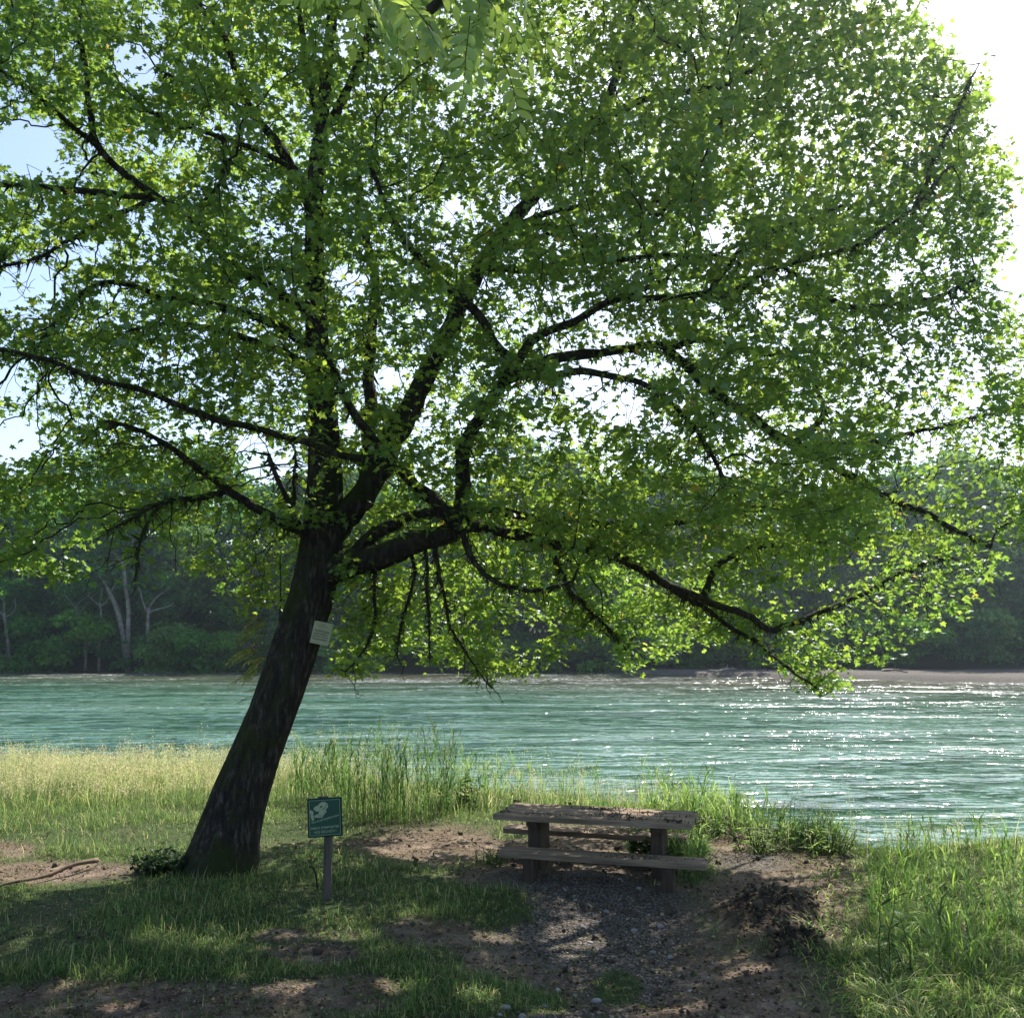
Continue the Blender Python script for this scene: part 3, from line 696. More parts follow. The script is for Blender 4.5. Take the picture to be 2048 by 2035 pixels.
# the trunk surface under the notice
k_ = int(np.argmin(np.abs(tp3[:, 2] - P(643, 1266, TD - 0.25)[2]))); tr_c = tp3[k_]
npos = P(643, 1266, tr_c[1] - tr_c[3] * 1.0)
tw_v = V_TRUNK + TO; m_ = (np.abs(tw_v[:, 0] - npos[0]) < .09) & (np.abs(tw_v[:, 2] - npos[2]) < .10); npos = P(643, 1266, tw_v[m_][:, 1].min() - .006)
notice = empty('notice', npos); notice.rotation_euler = (R(90), R(12), R(8))
tag(notice, 'pale weathered card notice nailed to the leaning maple trunk', 'notice')
w, h = 0.185, 0.222
MB().box((0, 0, 0), (w, h, 0.004)).build('card', M['paper'], notice, bevel=0.001)
for yy, sz, s_ in ((0.085, 0.013, 'APPMA'), (0.067, 0.011, 'DE HAUTE SAVOIE'), (0.017, 0.026, 'TRUITE 23cm'), (-0.012, 0.0165, 'PRISES LIMITÉES À 6'), (-0.036, 0.0155, 'PAR JOUR DE PÊCHE'), (-0.063, 0.025, 'TOCAN INTERDIT !')):
    o = text(s_, sz, M['ink'], notice, (0, yy, 0.0026), bold=0.0006 if sz > .014 else 0.0)
    fit(o, 0.155)
for ax, ay in ((-0.08, 0.1), (0.08, 0.092), (0.0, -0.1)):
    MB().tube([(ax, ay, 0.0), (ax, ay, 0.0045)], [0.003, 0.0034], 8).build('nail', M['iron'], notice)

# ------------------------------------------------------------------ green fishing sign on its post
sgp = G(651, 1800); sy = sgp[1]
sign = empty('sign_post', (sgp[0], sy, gz(sgp[0], sy))); tag(sign, 'small green painted fish sign on a short wooden post standing in the grass', 'sign')
pc = P(651.5, 1632, sy) - np.array(sign.location)
pw, ph = 0.292, 0.322
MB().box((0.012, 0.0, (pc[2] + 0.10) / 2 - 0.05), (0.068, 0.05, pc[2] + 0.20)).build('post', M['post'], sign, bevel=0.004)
panel = MB().box((0, 0, 0), (pw, 0.012, ph)).build('panel', M['sign_dark'], sign, bevel=0.002, loc=(pc[0], pc[1] - 0.034, pc[2])); panel.rotation_euler = (0, R(-3.0), R(4))
MB().box((0, -0.0075, 0), (pw - 0.022, 0.003, ph - 0.022)).build('panel_face', M['sign_green'], panel)
fr_ = MB(); a, b = pw / 2 - 0.018, ph / 2 - 0.018
for c_, s_ in (((0, -.0095, b), (2 * a, .001, .0028)), ((0, -.0095, -b), (2 * a, .001, .0028)), ((a, -.0095, 0), (.0028, .001, 2 * b - .003)), ((-a, -.0095, 0), (.0028, .001, 2 * b - .003))): fr_.box(c_, s_)
fr_.build('border_line', M['sign_cream'], panel)
MB().box((-0.01, 0.0, ph / 2 + 0.006), (0.085, 0.03, 0.014)).build('top_bracket', M['post'], panel, bevel=0.002)
def fish_pts(L): return [((u - 0.5) * pw * 0.98, -0.0096, (0.5 - v_) * ph * 0.98) for u, v_ in L]
fish = MB()
fish.poly(fish_pts([(0.30, 0.47), (0.34, 0.33), (0.28, 0.34), (0.19, 0.29), (0.17, 0.24), (0.24, 0.19), (0.32, 0.17), (0.36, 0.12), (0.44, 0.085), (0.53, 0.10), (0.59, 0.15), (0.61, 0.21), (0.57, 0.27), (0.52, 0.29), (0.56, 0.34), (0.50, 0.41), (0.46, 0.45), (0.40, 0.48)][::-1]))
fish.poly(fish_pts([(0.06, 0.30), (0.12, 0.29), (0.17, 0.34), (0.16, 0.42), (0.19, 0.52), (0.17, 0.57), (0.12, 0.56), (0.09, 0.48), (0.08, 0.40), (0.05, 0.35)][::-1]))
fish.poly(fish_pts([(0.18, 0.44), (0.30, 0.40), (0.40, 0.44), (0.46, 0.50), (0.34, 0.50), (0.22, 0.49)][::-1]))
fo_ = fish.build('fish_picture', M['sign_cream'], panel)
for (cx2, cz2, r_) in ((0.40, 0.21, 0.008), (0.555, 0.185, 0.005)):
    q = fish_pts([(cx2, cz2)])[0]
    MB().tube([(q[0], q[1] - 0.0002, q[2]), (q[0], q[1] - 0.0012, q[2])], [r_, r_], 14).build('fish_eye', M['sign_dark'], fo_)
g1 = fish_pts([(0.44, 0.28), (0.50, 0.235), (0.55, 0.23), (0.54, 0.245), (0.50, 0.255), (0.45, 0.30)][::-1]); MB().poly([(x_, y_ - .0006, z_) for x_, y_, z_ in g1]).build('fish_mouth', M['sign_dark'], fo_)
o = text('Pour un coin de pêche propre', 0.026, M['sign_cream'], panel, (0.002, -0.0098, -0.012), (R(90), R(-13), 0), bold=0.0003, shear=0.15); fit(o, 0.235)
o = text("MERCI D'EMPORTER", 0.027, M['sign_cream'], panel, (0.0, -0.0098, -0.083), (R(90), R(-2), 0), bold=0.0003); fit(o, 0.235)
o = text('VOS DÉCHETS !', 0.027, M['sign_cream'], panel, (0.0, -0.0098, -0.117), (R(90), R(-2), 0), bold=0.0003); fit(o, 0.19)

# bent rod in the grass beside the sign
q0 = G(636, 1778); pts = [q0 + (0, 0, -.02), P(632, 1750, q0[1]), P(628, 1737, q0[1]), P(624, 1732, q0[1]), P(618, 1732, q0[1] - .02)]
rod = MB().tube(resample(pts, 0.01), 0.008 + 0 * np.ones(len(resample(pts, 0.01))), 7, 0.3).build('bent_rod', M['iron'], smooth=True)
tag(rod, 'thin dark hooked stick standing in the grass left of the sign post', 'stick')

# ------------------------------------------------------------------ picnic table and its two benches
def plank(mb, a, b, wvec, th, n=26, wob=0.004):
    """board whose top edge runs a->b, width vector wvec, thickness th"""
    a, b, wv = Vector(a), Vector(b), Vector(wvec); base = len(mb.v); sd_ = random.random() * 50
    for i in range(n + 1):
        t = i / n; c = a.lerp(b, t)
        e1 = (fbm(np.array([t * 9 + sd_]), 0, 0, 3, 4)[0] - 0.5) * wob * 2.5; e2 = (fbm(np.array([t * 9 + sd_ + 30]), 0, 0, 3, 4)[0] - 0.5) * wob * 2.5
        zz = (fbm(np.array([t * 4 + sd_ + 60]), 0, 0, 3, 3)[0] - 0.5) * wob * 2
        u_ = wv.normalized()
        for off, dz in ((u_ * e1, zz - 0.004), (u_ * (0.006 + e1), zz), (wv - u_ * (0.006 - e2), zz), (wv + u_ * e2, zz - .004), (wv + u_ * e2, zz - th), (u_ * e1, zz - th)):
            mb.v.append(tuple(c + off + Vector((0, 0, dz))))
    for i in range(n):
        for k in range(6):
            k2 = (k + 1) % 6; q = base + i * 6
            mb.f.append([q + k, q + k2, q + 6 + k2, q + 6 + k])
    mb.f.append([base + k for k in range(6)][::-1]); mb.f.append([base + n * 6 + k for k in range(6)])
ZT, ZB = 0.525, 0.265
fl_, fr2_ = G(997, 1628, ZT), G(1397, 1650, ZT); bl_, br_ = G(1005, 1603, ZT), G(1384, 1621, ZT)
tdir = unit((fr2_ - fl_) + (br_ - bl_)); tl = 0.5 * (np.linalg.norm(fr2_ - fl_) + np.linalg.norm(br_ - bl_)) - .03
tnv = np.array([-tdir[1], tdir[0], 0]); tc = (fl_ + fr2_ + bl_ + br_) / 4 + tdir * .02; tw_ = 0.5 * (np.dot(bl_ - fl_, tnv) + np.dot(br_ - fr2_, tnv))
trz = math.atan2(tdir[1], tdir[0])
table = empty('picnic_table', (tc[0], tc[1], gz(tc[0], tc[1])), trz); tag(table, 'weathered brown plank picnic table littered with dark debris on two thick legs', 'table')
zo = ZT - table.location.z
npk = 4; pw_ = tw_ / npk
for k in range(npk):
    mb = MB(); plank(mb, (-tl / 2 + random.uniform(-.012, .012), -tw_ / 2 + k * pw_ + .004, zo), (tl / 2 + random.uniform(-.012, .012), -tw_ / 2 + k * pw_ + .004, zo), (0, pw_ - .009, 0), 0.048)
    mb.build('tabletop_plank', M['wood'], table)
for bx_ in (-.62, .62):
    for k in range(npk): MB().tube([(bx_, -tw_ / 2 + (k + .5) * pw_, zo - .002), (bx_, -tw_ / 2 + (k + .5) * pw_, zo + .003)], [.011, .009], 10).build('bolt', M['iron'], table)
def to_local(o, p_): return o.matrix_world.inverted() @ Vector([float(c) for c in p_])
bpy.context.view_layer.update()
for px_ in (1069, 1323):
    lx = to_local(table, P(px_, 1650, tc[1]))[0]
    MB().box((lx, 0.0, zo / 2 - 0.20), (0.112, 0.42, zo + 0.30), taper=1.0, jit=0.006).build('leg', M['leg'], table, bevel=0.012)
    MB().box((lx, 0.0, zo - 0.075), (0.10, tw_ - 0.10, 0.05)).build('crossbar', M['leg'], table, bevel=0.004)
def bench(c, L, wd_, label, legs):
    b_ = empty('bench', (c[0], c[1], gz(c[0], c[1])), trz + random.uniform(-.01, .01)); tag(b_, label, 'bench', 'benches of the picnic table')
    zb = ZB - b_.location.z; mb = MB(); plank(mb, (-L / 2, -wd_ / 2, zb), (L / 2, -wd_ / 2, zb), (0, wd_, 0), 0.05); mb.build('seat', M['wood'], b_)
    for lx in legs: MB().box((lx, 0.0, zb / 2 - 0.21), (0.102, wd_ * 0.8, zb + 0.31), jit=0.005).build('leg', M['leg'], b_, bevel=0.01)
    return b_
f1, f2 = G(996, 1701, ZB), G(1411, 1729, ZB); fc = (f1 + f2) / 2 + tnv * 0.13
fb = bench(fc, np.linalg.norm(f2 - f1), 0.26, 'long plank bench with sunny spots in front of the picnic table', (-0.66, 0.60))
r1, r2 = G(1008, 1654, ZB), G(1300, 1673, ZB); L_ = 1.86; ud = unit(r2 - r1); rc = r1 + ud * L_ / 2 + tnv * 0.13
rb = bench(rc, L_, 0.26, 'bench half hidden on the river side behind the picnic table legs', (-0.6, 0.62))
# debris lying on the boards
def chips(n, cx3, cy3, z, L, Wd, rz, smin=0.004, smax=0.018):
    pos = np.stack([rng.uniform(-L / 2, L / 2, n), rng.uniform(-Wd / 2, Wd / 2, n), np.full(n, 0.003)], 1)
    cl_ = fbm(pos[:, 0] * 4, pos[:, 1] * 9, 0, 15, 3); kp = rng.random(n) < sstep(0.42, 0.62, cl_); pos = pos[kp]; n = len(pos)
    cr, sr = math.cos(rz), math.sin(rz); pos = np.stack([cx3 + pos[:, 0] * cr - pos[:, 1] * sr, cy3 + pos[:, 0] * sr + pos[:, 1] * cr, z + pos[:, 2] + rng.uniform(0, .006, n)], 1)
    frm = rot_frames(rng.normal(0, .8, (n, 3)) + (0, 0, 1), rng.normal(0, 1, (n, 3))); return pos, frm, rng.uniform(smin, smax, n)
TET = np.array([(-.5, -.4, 0), (.5, -.3, 0), (0, .6, 0), (0, 0, .6), (0, 0, -.35)]); TEF = np.array([(0, 1, 3), (1, 2, 3), (2, 0, 3), (1, 0, 4), (2, 1, 4), (0, 2, 4)])
for nm, lab, args in (('leaf_litter', 'dark bits of bark and leaf litter scattered on the tabletop', (1500, tc[0], tc[1], ZT, tl * .98, tw_ * .95, trz)),
                      ('leaf_litter', 'dark bits of litter scattered on the front bench seat', (420, fc[0], fc[1], ZB, 2.0, .23, trz)),
                      ('leaf_litter', 'dark bits of litter scattered on the rear bench seat', (380, rc[0], rc[1], ZB, 1.8, .23, trz))):
    pos, frm, s_ = chips(*args); V, Ff = scatter(TET, TEF, pos, frm, s_)
    tag(mesh_np(nm, V, [Ff], M['litter']), lab, 'leaf litter', kind='stuff')
for (a, b, sz, lab) in ((1033, 1602, .035, 'dark mossy clod on the back left corner of the picnic tabletop'), (1137, 1607, .045, 'flat dark clod on the back edge of the picnic tabletop left of its middle'), (1206, 1617, .035, 'small dark clod near the middle of the picnic tabletop'), (1341, 1641, .04, 'dark clod near the right end of the tabletop, left one of a close pair'), (1356, 1643, .035, 'dark clod nearest the right end of the tabletop, right one of a close pair'), (1262, 1634, .03, 'little dark clod on the front plank right of the middle of the tabletop')):
    q = G(a, b, ZT + .01); mb = MB()
    for _ in range(9):
        c_ = Vector((random.gauss(0, sz * .5), random.gauss(0, sz * .3), random.uniform(0, sz * .3))); mb.box(c_, (sz * random.uniform(.3, .7), sz * random.uniform(.2, .5), sz * random.uniform(.15, .4)), Euler((random.random(), random.random(), random.random() * 3)).to_matrix(), jit=sz * .1)
    o = mb.build('mud_clod', M['litter'], loc=Vector([float(c) for c in q])); tag(o, lab, 'clod', 'dark clods on the tabletop')

# ------------------------------------------------------------------ fallen branch, driftwood, stones
a_, b_ = G(-60, 1790), G(196, 1738)
pts = [a_ + (b_ - a_) * t + np.array([0, 0, 0.05 + 0.05 * t]) + rng.normal(0, .012, 3) for t in np.linspace(0, 1, 9)]
for q in pts: q[2] += gz(q[0], q[1]) - 0.02
fbn = MB().tube(resample(pts, .05), np.linspace(.010, .022, len(resample(pts, .05))), 10, .25)
fbr = fbn.build('fallen_branch', M['log'], smooth=True); tag(fbr, 'long bare fallen branch lying on the grass at the left edge', 'branch')
def drift(px0, py0, px1, py1, r_, lab):
    a_, b_ = G(px0, py0, -.35), G(px1, py1, -.35); pts = [a_ + (b_ - a_) * t + np.array([0, 0, .02 + .12 * math.sin(t * 3)]) for t in np.linspace(0, 1, 7)]
    mb = MB().tube(pts, np.linspace(r_, r_ * .4, 7), 8, .3)
    for k in (3, 4, 5): mb.tube([pts[k], pts[k] + np.array([rng.normal(0, .8), rng.normal(0, .8), rng.uniform(.1, .4)])], [r_ * .4, r_ * .15], 6)
    tag(mb.build('driftwood', M['drift'], smooth=True), lab, 'driftwood')
drift(1430, 1344, 1475, 1338, .10, 'bleached driftwood log on the near end of the far gravel bar')
drift(1765, 1341, 1815, 1345, .12, 'curved driftwood log at the back of the gravel bar on the right')
def stone(pos, s, lab, grp):
    mb = MB(); k1 = 7; k2 = 10
    ax, ay, az = s * random.uniform(.9, 1.3), s * random.uniform(.7, 1), s * random.uniform(.4, .6); sd_ = random.random() * 90
    for i in range(k1):
        th = math.pi * i / (k1 - 1)
        for j in range(k2):
            ph_ = 2 * math.pi * j / k2; d = np.array([math.sin(th) * math.cos(ph_), math.sin(th) * math.sin(ph_), math.cos(th)])
            m_ = 1 + .35 * (fbm(np.array([d[0] + sd_]), d[1], d[2], 9, 2)[0] - .5); mb.v.append((d[0] * ax * m_, d[1] * ay * m_, d[2] * az * m_))
    for i in range(k1 - 1):
        for j in range(k2): mb.f.append([i * k2 + j, (i + 1) * k2 + j, (i + 1) * k2 + (j + 1) % k2, i * k2 + (j + 1) % k2])
    o = mb.build('river_stone', M['stone'], smooth=True, loc=pos); o.rotation_euler[2] = random.random() * 6
    return tag(o, lab, 'stone', grp)
for (a, b, s) in ((1340, 1879, .03), (1117, 1937, .028), (1192, 1959, .034), (1010, 2012, .03), (1045, 2030, .03), (1305, 1870, .022), (1268, 1834, .03), (1320, 1830, .032), (1278, 1775, .028), (1213, 1805, .03), (1180, 1850, .026), (1240, 1760, .022), (1150, 1790, .02), (1380, 1960, .02), (1090, 1990, .02), (1425, 1905, .018), (1000, 2026, .02), (1165, 1828, .022)):
    q = G(a, b); q[2] = gz(q[0], q[1]) + s * .2
    stone(Vector([float(c) for c in q]), s, 'smooth pale river stone lying loose on the gravelly path', 'river stones on the gravel path')
# gravel and litter on the trodden ground
def ground_pts(n, mask, lo=4.8, hi=13, powr=1.2):
    d = lo * (hi / lo) ** rng.random(n); x = rng.uniform(-1, 1, n) * (0.6 * d + .4)
    px, py = to_px(x, d, 0 * x); kp = rng.random(n) < mask(px, py, x, d); x, d = x[kp], d[kp]; return x, d, ground_h(x, d)
def m_dirt(px, py, x, y): return np.clip(umax(px, py, DIRT) - .8 * umax(px, py, UNDIRT) + (fbm(x * 1.6, y * 1.6, 0, 31, 4) - .5) * .9, 0, 1)
def m_grav(px, py, x, y): return np.clip(umax(px, py, GRAV) * 1.1 + .4 * (fbm(x * 1.6, y * 1.6, 0, 31, 4) - .5), 0, 1) * (m_dirt(px, py, x, y) > .3)
OV = np.array([(1, 0, 0), (.3, .8, 0), (-.7, .5, 0), (-.8, -.5, 0), (.3, -.7, 0), (0, 0, .6), (0, 0, -.5)]) * .5; OF = np.array([(0, 1, 5), (1, 2, 5), (2, 3, 5), (3, 4, 5), (4, 0, 5), (1, 0, 6), (2, 1, 6), (3, 2, 6), (4, 3, 6), (0, 4, 6)])
M['gravel'] = foliage_mat('gravel stones', (1, 1, 1), (1, 1, 1), gloss=.0, tr=0.0)
x, y, z = ground_pts(50000, m_grav)
n = len(x); V, Ff = scatter(OV, OF, np.stack([x, y, z - .003], 1), rot_frames(rng.normal(0, .35, (n, 3)) + (0, 0, 1), rng.normal(0, 1, (n, 3)) * (1, 1, .1)), rng.gamma(2.2, .006, n) + .005)
tag(mesh_np('gravel', V, [Ff], M['gravel'], color=np.repeat(np.array([(.23, .185, .15)]) * rng.uniform(.4, 1.7, (n, 1)), len(OV), 0)), 'grey river gravel covering the trodden hollow below the picnic table', 'gravel', kind='stuff')
x, y, z = ground_pts(60000, lambda a, b, c_, d: .25 + .75 * m_dirt(a, b, c_, d) * fbm(c_ * 2, d * 2, 0, 19, 3) * 1.3)
n = len(x); V, Ff = scatter(LL_V * (1.6, 1, 1), LL_F, np.stack([x, y, z + .008], 1), rot_frames(rng.normal(0, .5, (n, 3)) + (0, 0, 1), rng.normal(0, 1, (n, 3)) * (1, 1, .15)), rng.uniform(.012, .045, n))
lc = np.array([(.16, .115, .07), (.24, .19, .11), (.09, .12, .03), (.07, .05, .035), (.30, .27, .16)])[rng.choice(5, n, p=[.3, .15, .2, .25, .1])] * rng.uniform(.7, 1.2, (n, 1))
tag(mesh_np('leaf_litter', V, [Ff], M['dry'], color=np.repeat(lc, len(LL_V), 0)), 'dead leaves and straw strewn over the bare earth', 'leaf litter', kind='stuff')
# crumbled dark soil
x, y, z = ground_pts(30000, lambda a, b, c_, d: umax(a, b, CLOD) + .03 * m_dirt(a, b, c_, d))
n = len(x); V, Ff = scatter(TET, TEF, np.stack([x, y, z + .01], 1), rot_frames(rng.normal(0, 1, (n, 3)), rng.normal(0, 1, (n, 3))), rng.gamma(2, .014, n) + .008)
tag(mesh_np('soil_heap', V, [Ff], M['litter']), 'crumbly heap of dark dug soil on the path right of the gravel', 'soil', kind='stuff')

# ------------------------------------------------------------------ grass
def blades(base, H, W_, lean, az, color, seg=3, tipc=1.25, twist=0.6):
    n = len(H); t = np.linspace(0, 1, seg + 1); V = np.zeros((n, 2 * seg + 1, 3)); dirv = np.stack([np.cos(az), np.sin(az), 0 * az], 1)
    sa_ = az + math.pi / 2 + rng.normal(0, twist, n); side = np.stack([np.cos(sa_), np.sin(sa_), 0 * az], 1)
    for k, tt in enumerate(t):
        c_ = base + np.array([0, 0, 1.0]) * (H * (tt - .55 * lean * tt ** 2.2 * np.minimum(1, lean)))[:, None] + dirv * (H * lean * .75 * tt ** 1.8)[:, None]
        if k == seg: V[:, 2 * seg] = c_
        else:
            ww = (W_ * (1 - .55 * tt) * .5)[:, None] * side; V[:, 2 * k] = c_ - ww; V[:, 2 * k + 1] = c_ + ww
    nv = 2 * seg + 1; o = (np.arange(n) * nv)[:, None]
    quads = np.concatenate([o + np.array([[2 * k, 2 * k + 1, 2 * k + 3, 2 * k + 2]]) for k in range(seg - 1)])
    tris = o + np.array([[2 * seg - 2, 2 * seg - 1, 2 * seg]])
    tc_ = np.concatenate([np.repeat(t[:-1], 2), [1.0]]); cc_ = color[:, None, :] * (1 + (tipc - 1) * tc_)[None, :, None]
    return V.reshape(-1, 3), quads, tris, cc_.reshape(-1, 3)
def grass_obj(name, label, parts):
    Vs, q, t, c_, off = [], [], [], [], 0
    for V, a, b, cc_ in parts:
        Vs.append(V); q.append(a + off); t.append(b + off); c_.append(cc_); off += len(V)
    return tag(mesh_np(name, np.concatenate(Vs), [np.concatenate(q), np.concatenate(t)], M['grass'], color=np.concatenate(c_)), label, 'grass', kind='stuff')
def pal(n, L, w): return np.array(L)[rng.choice(len(L), n, p=np.array(w) / sum(w))] * rng.uniform(.75, 1.25, (n, 1))
GREEN, DEEP, LIME, STRAW, OLIVE = (.10, .18, .045), (.055, .115, .028), (.18, .27, .07), (.40, .38, .19), (.16, .17, .075)
LUSH = [(1900, 1850, 260, 230), (1800, 1740, 120, 60), (2040, 1700, 260, 70)]
BANKT = [(780, 1615, 150, 26), (1200, 1600, 330, 26), (1440, 1645, 130, 26), (1520, 1665, 100, 24), (1640, 1688, 90, 18), (1350, 1620, 180, 28), (560, 1565, 300, 14), (1850, 1700, 250, 16)]
MEAD = [(150, 1565, 380, 42), (-200, 1570, 400, 50), (520, 1560, 200, 20)]
def pts_w(n, lo, hi, mask):
    d = lo * (hi / lo) ** rng.random(n); x = rng.uniform(-1, 1, n) * (0.58 * d + .6)
    ok = d < shore_y(x) + .2; x, d = x[ok], d[ok]; px, py = to_px(x, d, 0 * x); w_ = mask(px, py, x, d); kp = rng.random(len(x)) < w_
    return x[kp], d[kp], px[kp], py[kp], w_[kp]
def trunk_clear(x, y): return np.hypot(x - PP[0][0], y - PP[0][1]) > .38
# short turf
def m_turf(px, py, x, y):
    dm = m_dirt(px, py, x, y); patch = fbm(x * 1.1, y * 1.1, 0, 52, 3)
    return np.maximum(np.clip(1.15 - 1.5 * dm, 0.0, 1), .24 * (px < 1250) * (py > 1780) * (fbm(x * 2.2, y * 2.2, 0, 57, 3) > .47) * (1 - umax(px, py, GRAV))) * np.where(py > 1650, sstep(.30, .60, patch) * .75 + .25, 1) * trunk_clear(x, y)
x, y, px, py, w_ = pts_w(420000, 4.9, 24, m_turf); n = len(x); b_ = np.stack([x, y, ground_h(x, y) - .01], 1)
patch = fbm(x * .8, y * .8, 0, 63, 3); H = rng.gamma(4, .014, n) * (.5 + 1.3 * patch) + .02; H *= np.where(py < 1620, 1.5, 1) * np.where((py < 1715) & (py > 1600) & (px < 560), .8 + 1.9 * fbm(x * 1.7, y * 1.7, 0, 66, 2), 1); H *= .45 + .55 * w_
Cg = pal(n, [GREEN, DEEP, LIME, STRAW, OLIVE], [.32, .22, .2, .11, .15]); far_ = np.clip((1600 - py) / 60, 0, 1)[:, None]; Cs = pal(n, [LIME, GREEN, STRAW], [.4, .3, .3]); Cg = Cg * (1 - far_) + Cs * far_
grass_obj('short_grass', 'short green turf growing in patches under the maple', [blades(b_, H, rng.uniform(.004, .008, n), rng.uniform(.3, 1.7, n), rng.uniform(0, 6.28, n), Cg, 2)])
def panicles(base, H, az, lean, color, size=.014, cnt=14, ln_=.22):
    n = len(H); t = rng.random((n, cnt)); top = base[:, None] + 0
    dirv = np.stack([np.cos(az), np.sin(az), 0 * az], 1)
    tt = 1 - ln_ * t; zz = H[:, None] * (tt - .55 * lean[:, None] * tt ** 2.2 * np.minimum(1, lean[:, None])); hh_ = H[:, None] * lean[:, None] * .75 * tt ** 1.8
    pos = base[:, None] + np.array([0, 0, 1.0]) * zz[..., None] + dirv[:, None] * hh_[..., None] + rng.normal(0, 1, (n, cnt, 3)) * (.012 + .03 * t[..., None] * (1 - t[..., None]) * 4) * np.array([1, 1, .6])
    pos = pos.reshape(-1, 3); k = len(pos); tv = np.array([(-.3, 0, 0), (.3, 0, 0), (.25, .9, .0), (-.2, 1, 0)]); 
    fr_ = rot_frames(rng.normal(0, 1, (k, 3)), rng.normal(0, .6, (k, 3)) + (0, 0, .8)); V, Fq = scatter(tv, np.array([(0, 1, 2, 3)]), pos, fr_, rng.uniform(.6, 1.3, k) * size)
    return V, Fq, np.zeros((0, 3), int), np.repeat(np.repeat(color, cnt, 0), 4, 0)
# straw coloured meadow on the left
x, y, px, py, w_ = pts_w(170000, 9.5, 24, lambda a, b, c_, d: umax(a, b, MEAD) * (.4 + .6 * fbm(c_ * .9, d * .9, 0, 71, 3) * 1.4)); n = len(x); b_ = np.stack([x, y, ground_h(x, y) - .01], 1)
H = rng.gamma(6, .027, n) * (.5 + .5 * w_) * (.25 + 1.5 * fbm(x * 1.2, y * 1.2, 0, 72, 3)) + .1; C1 = pal(n, [LIME, GREEN, STRAW, (.30, .33, .12)], [.40, .27, .13, .2])
az = fbm(x * .9, y * .9, 0, 73, 2) * 16 + rng.normal(0, .8, n); le = rng.uniform(.2, 1.3, n); mp = [blades(b_, H, rng.uniform(.005, .010, n), le, az, C1, 3)]
s_ = rng.choice(n, 5200); Hs = H[s_] * rng.uniform(1.15, 1.5, len(s_)); ls = rng.uniform(.1, .45, len(s_)); cs = pal(len(s_), [(.50, .44, .27), (.42, .36, .25), (.38, .42, .2)], [.4, .15, .45])
mp += [blades(b_[s_], Hs, np.full(len(s_), .0045), ls, az[s_], cs, 3), panicles(b_[s_], Hs, az[s_], ls, cs)]
grass_obj('meadow_grass', 'tall straw coloured seeding grass along the bank left of the maple trunk', mp)
# tall bank grass behind the table
x, y, px, py, w_ = pts_w(60000, 8.5, 22, lambda a, b, c_, d: umax(a, b, BANKT) * np.clip(1 - 1.1 * umax(a, b, [(860, 1690, 150, 36), (1450, 1700, 130, 40)]), 0, 1) * (.3 + .9 * fbm(c_ * 1.2, d * 1.2, 0, 81, 3))); n = len(x); b_ = np.stack([x, y, ground_h(x, y) - .01], 1)
H = rng.gamma(5, .05, n) * (.4 + .6 * w_) * (.25 + 1.5 * fbm(x * 1.9, y * 1.9, 0, 88, 2) ** 1.5) * .85 * (1 - .3 * sstep(930, 1050, px)) * (.5 + .9 * fbm(x * .8, y * .8, 0, 82, 3)) + .1; C1 = pal(n, [LIME, GREEN, DEEP, STRAW], [.38, .32, .12, .18]); az = fbm(x * 1.3, y * 1.3, 0, 83, 2) * 18 + rng.normal(0, .9, n); le = rng.uniform(.2, 1.5, n)
bp_ = [blades(b_, H, rng.uniform(.006, .013, n), le, az, C1, 3)]
s_ = rng.choice(n, 1300); Hs = H[s_] * rng.uniform(1.2, 2.6, len(s_)); ls = rng.uniform(.08, .35, len(s_)); cs = pal(len(s_), [(.45, .42, .24), (.30, .36, .14)], [.5, .5])
bp_ += [blades(b_[s_], Hs, np.full(len(s_), .005), ls, az[s_], cs, 3), panicles(b_[s_], Hs, az[s_], ls, cs)]
grass_obj('bank_grass', 'tall green grass with seed heads on the bank behind the picnic table', bp_)
# reeds: upright stems with arching leaves
def reeds(n, cx4, cy4, rx, ry, hmin, hmax, cols, leaves=6):
    a = rng.uniform(0, 6.28, n); r_ = np.sqrt(rng.random(n)); px = cx4 + rx * r_ * np.cos(a); py = cy4 + ry * r_ * np.sin(a); q = np.array([G(u_, v_) for u_, v_ in zip(px, py)])
    q[:, 2] = ground_h(q[:, 0], q[:, 1]) - .02; H = rng.uniform(hmin, hmax, n); az = rng.uniform(0, 6.28, n); le = rng.uniform(.03, .30, n); C1 = pal(n, cols, [1] * len(cols))
    out_ = [blades(q, H, rng.uniform(.007, .011, n), le, az, C1, 3)]
    i = np.repeat(np.arange(n), leaves); f_ = rng.uniform(.15, .9, len(i)); d_ = np.stack([np.cos(az), np.sin(az), 0 * az], 1)[i]
    b2_ = q[i] + np.array([0, 0, 1.]) * (H[i] * (f_ - .55 * le[i] ** 2 * f_ ** 2.2))[:, None] + d_ * (H[i] * le[i] * .75 * f_ ** 1.8)[:, None]
    out_.append(blades(b2_, rng.uniform(.15, .38, len(i)), rng.uniform(.009, .017, len(i)), rng.uniform(.5, 1.6, len(i)), rng.uniform(0, 6.28, len(i)), C1[i] * 1.15, 3)); return q, H, az, le, out_
ro = []
for args in ((170, 780, 1632, 140, 22, .65, 1.25, [DEEP, GREEN, (.07, .10, .03)]), (70, 640, 1600, 60, 16, .5, .95, [DEEP, GREEN]), (70, 1180, 1575, 180, 14, .3, .85, [GREEN, LIME]), (60, 1400, 1615, 130, 16, .3, .7, [GREEN, LIME]), (40, 960, 1600, 60, 14, .4, .8, [GREEN, LIME])):
    q, H, az, le, o_ = reeds(*args); ro += o_; kk = rng.random(len(H)) < .6; cs = pal(int(kk.sum()), [(.42, .42, .28), (.26, .33, .14)], [.4, .6]); ro.append(panicles(q[kk], H[kk], az[kk], le[kk], cs, .013, 18, .2))
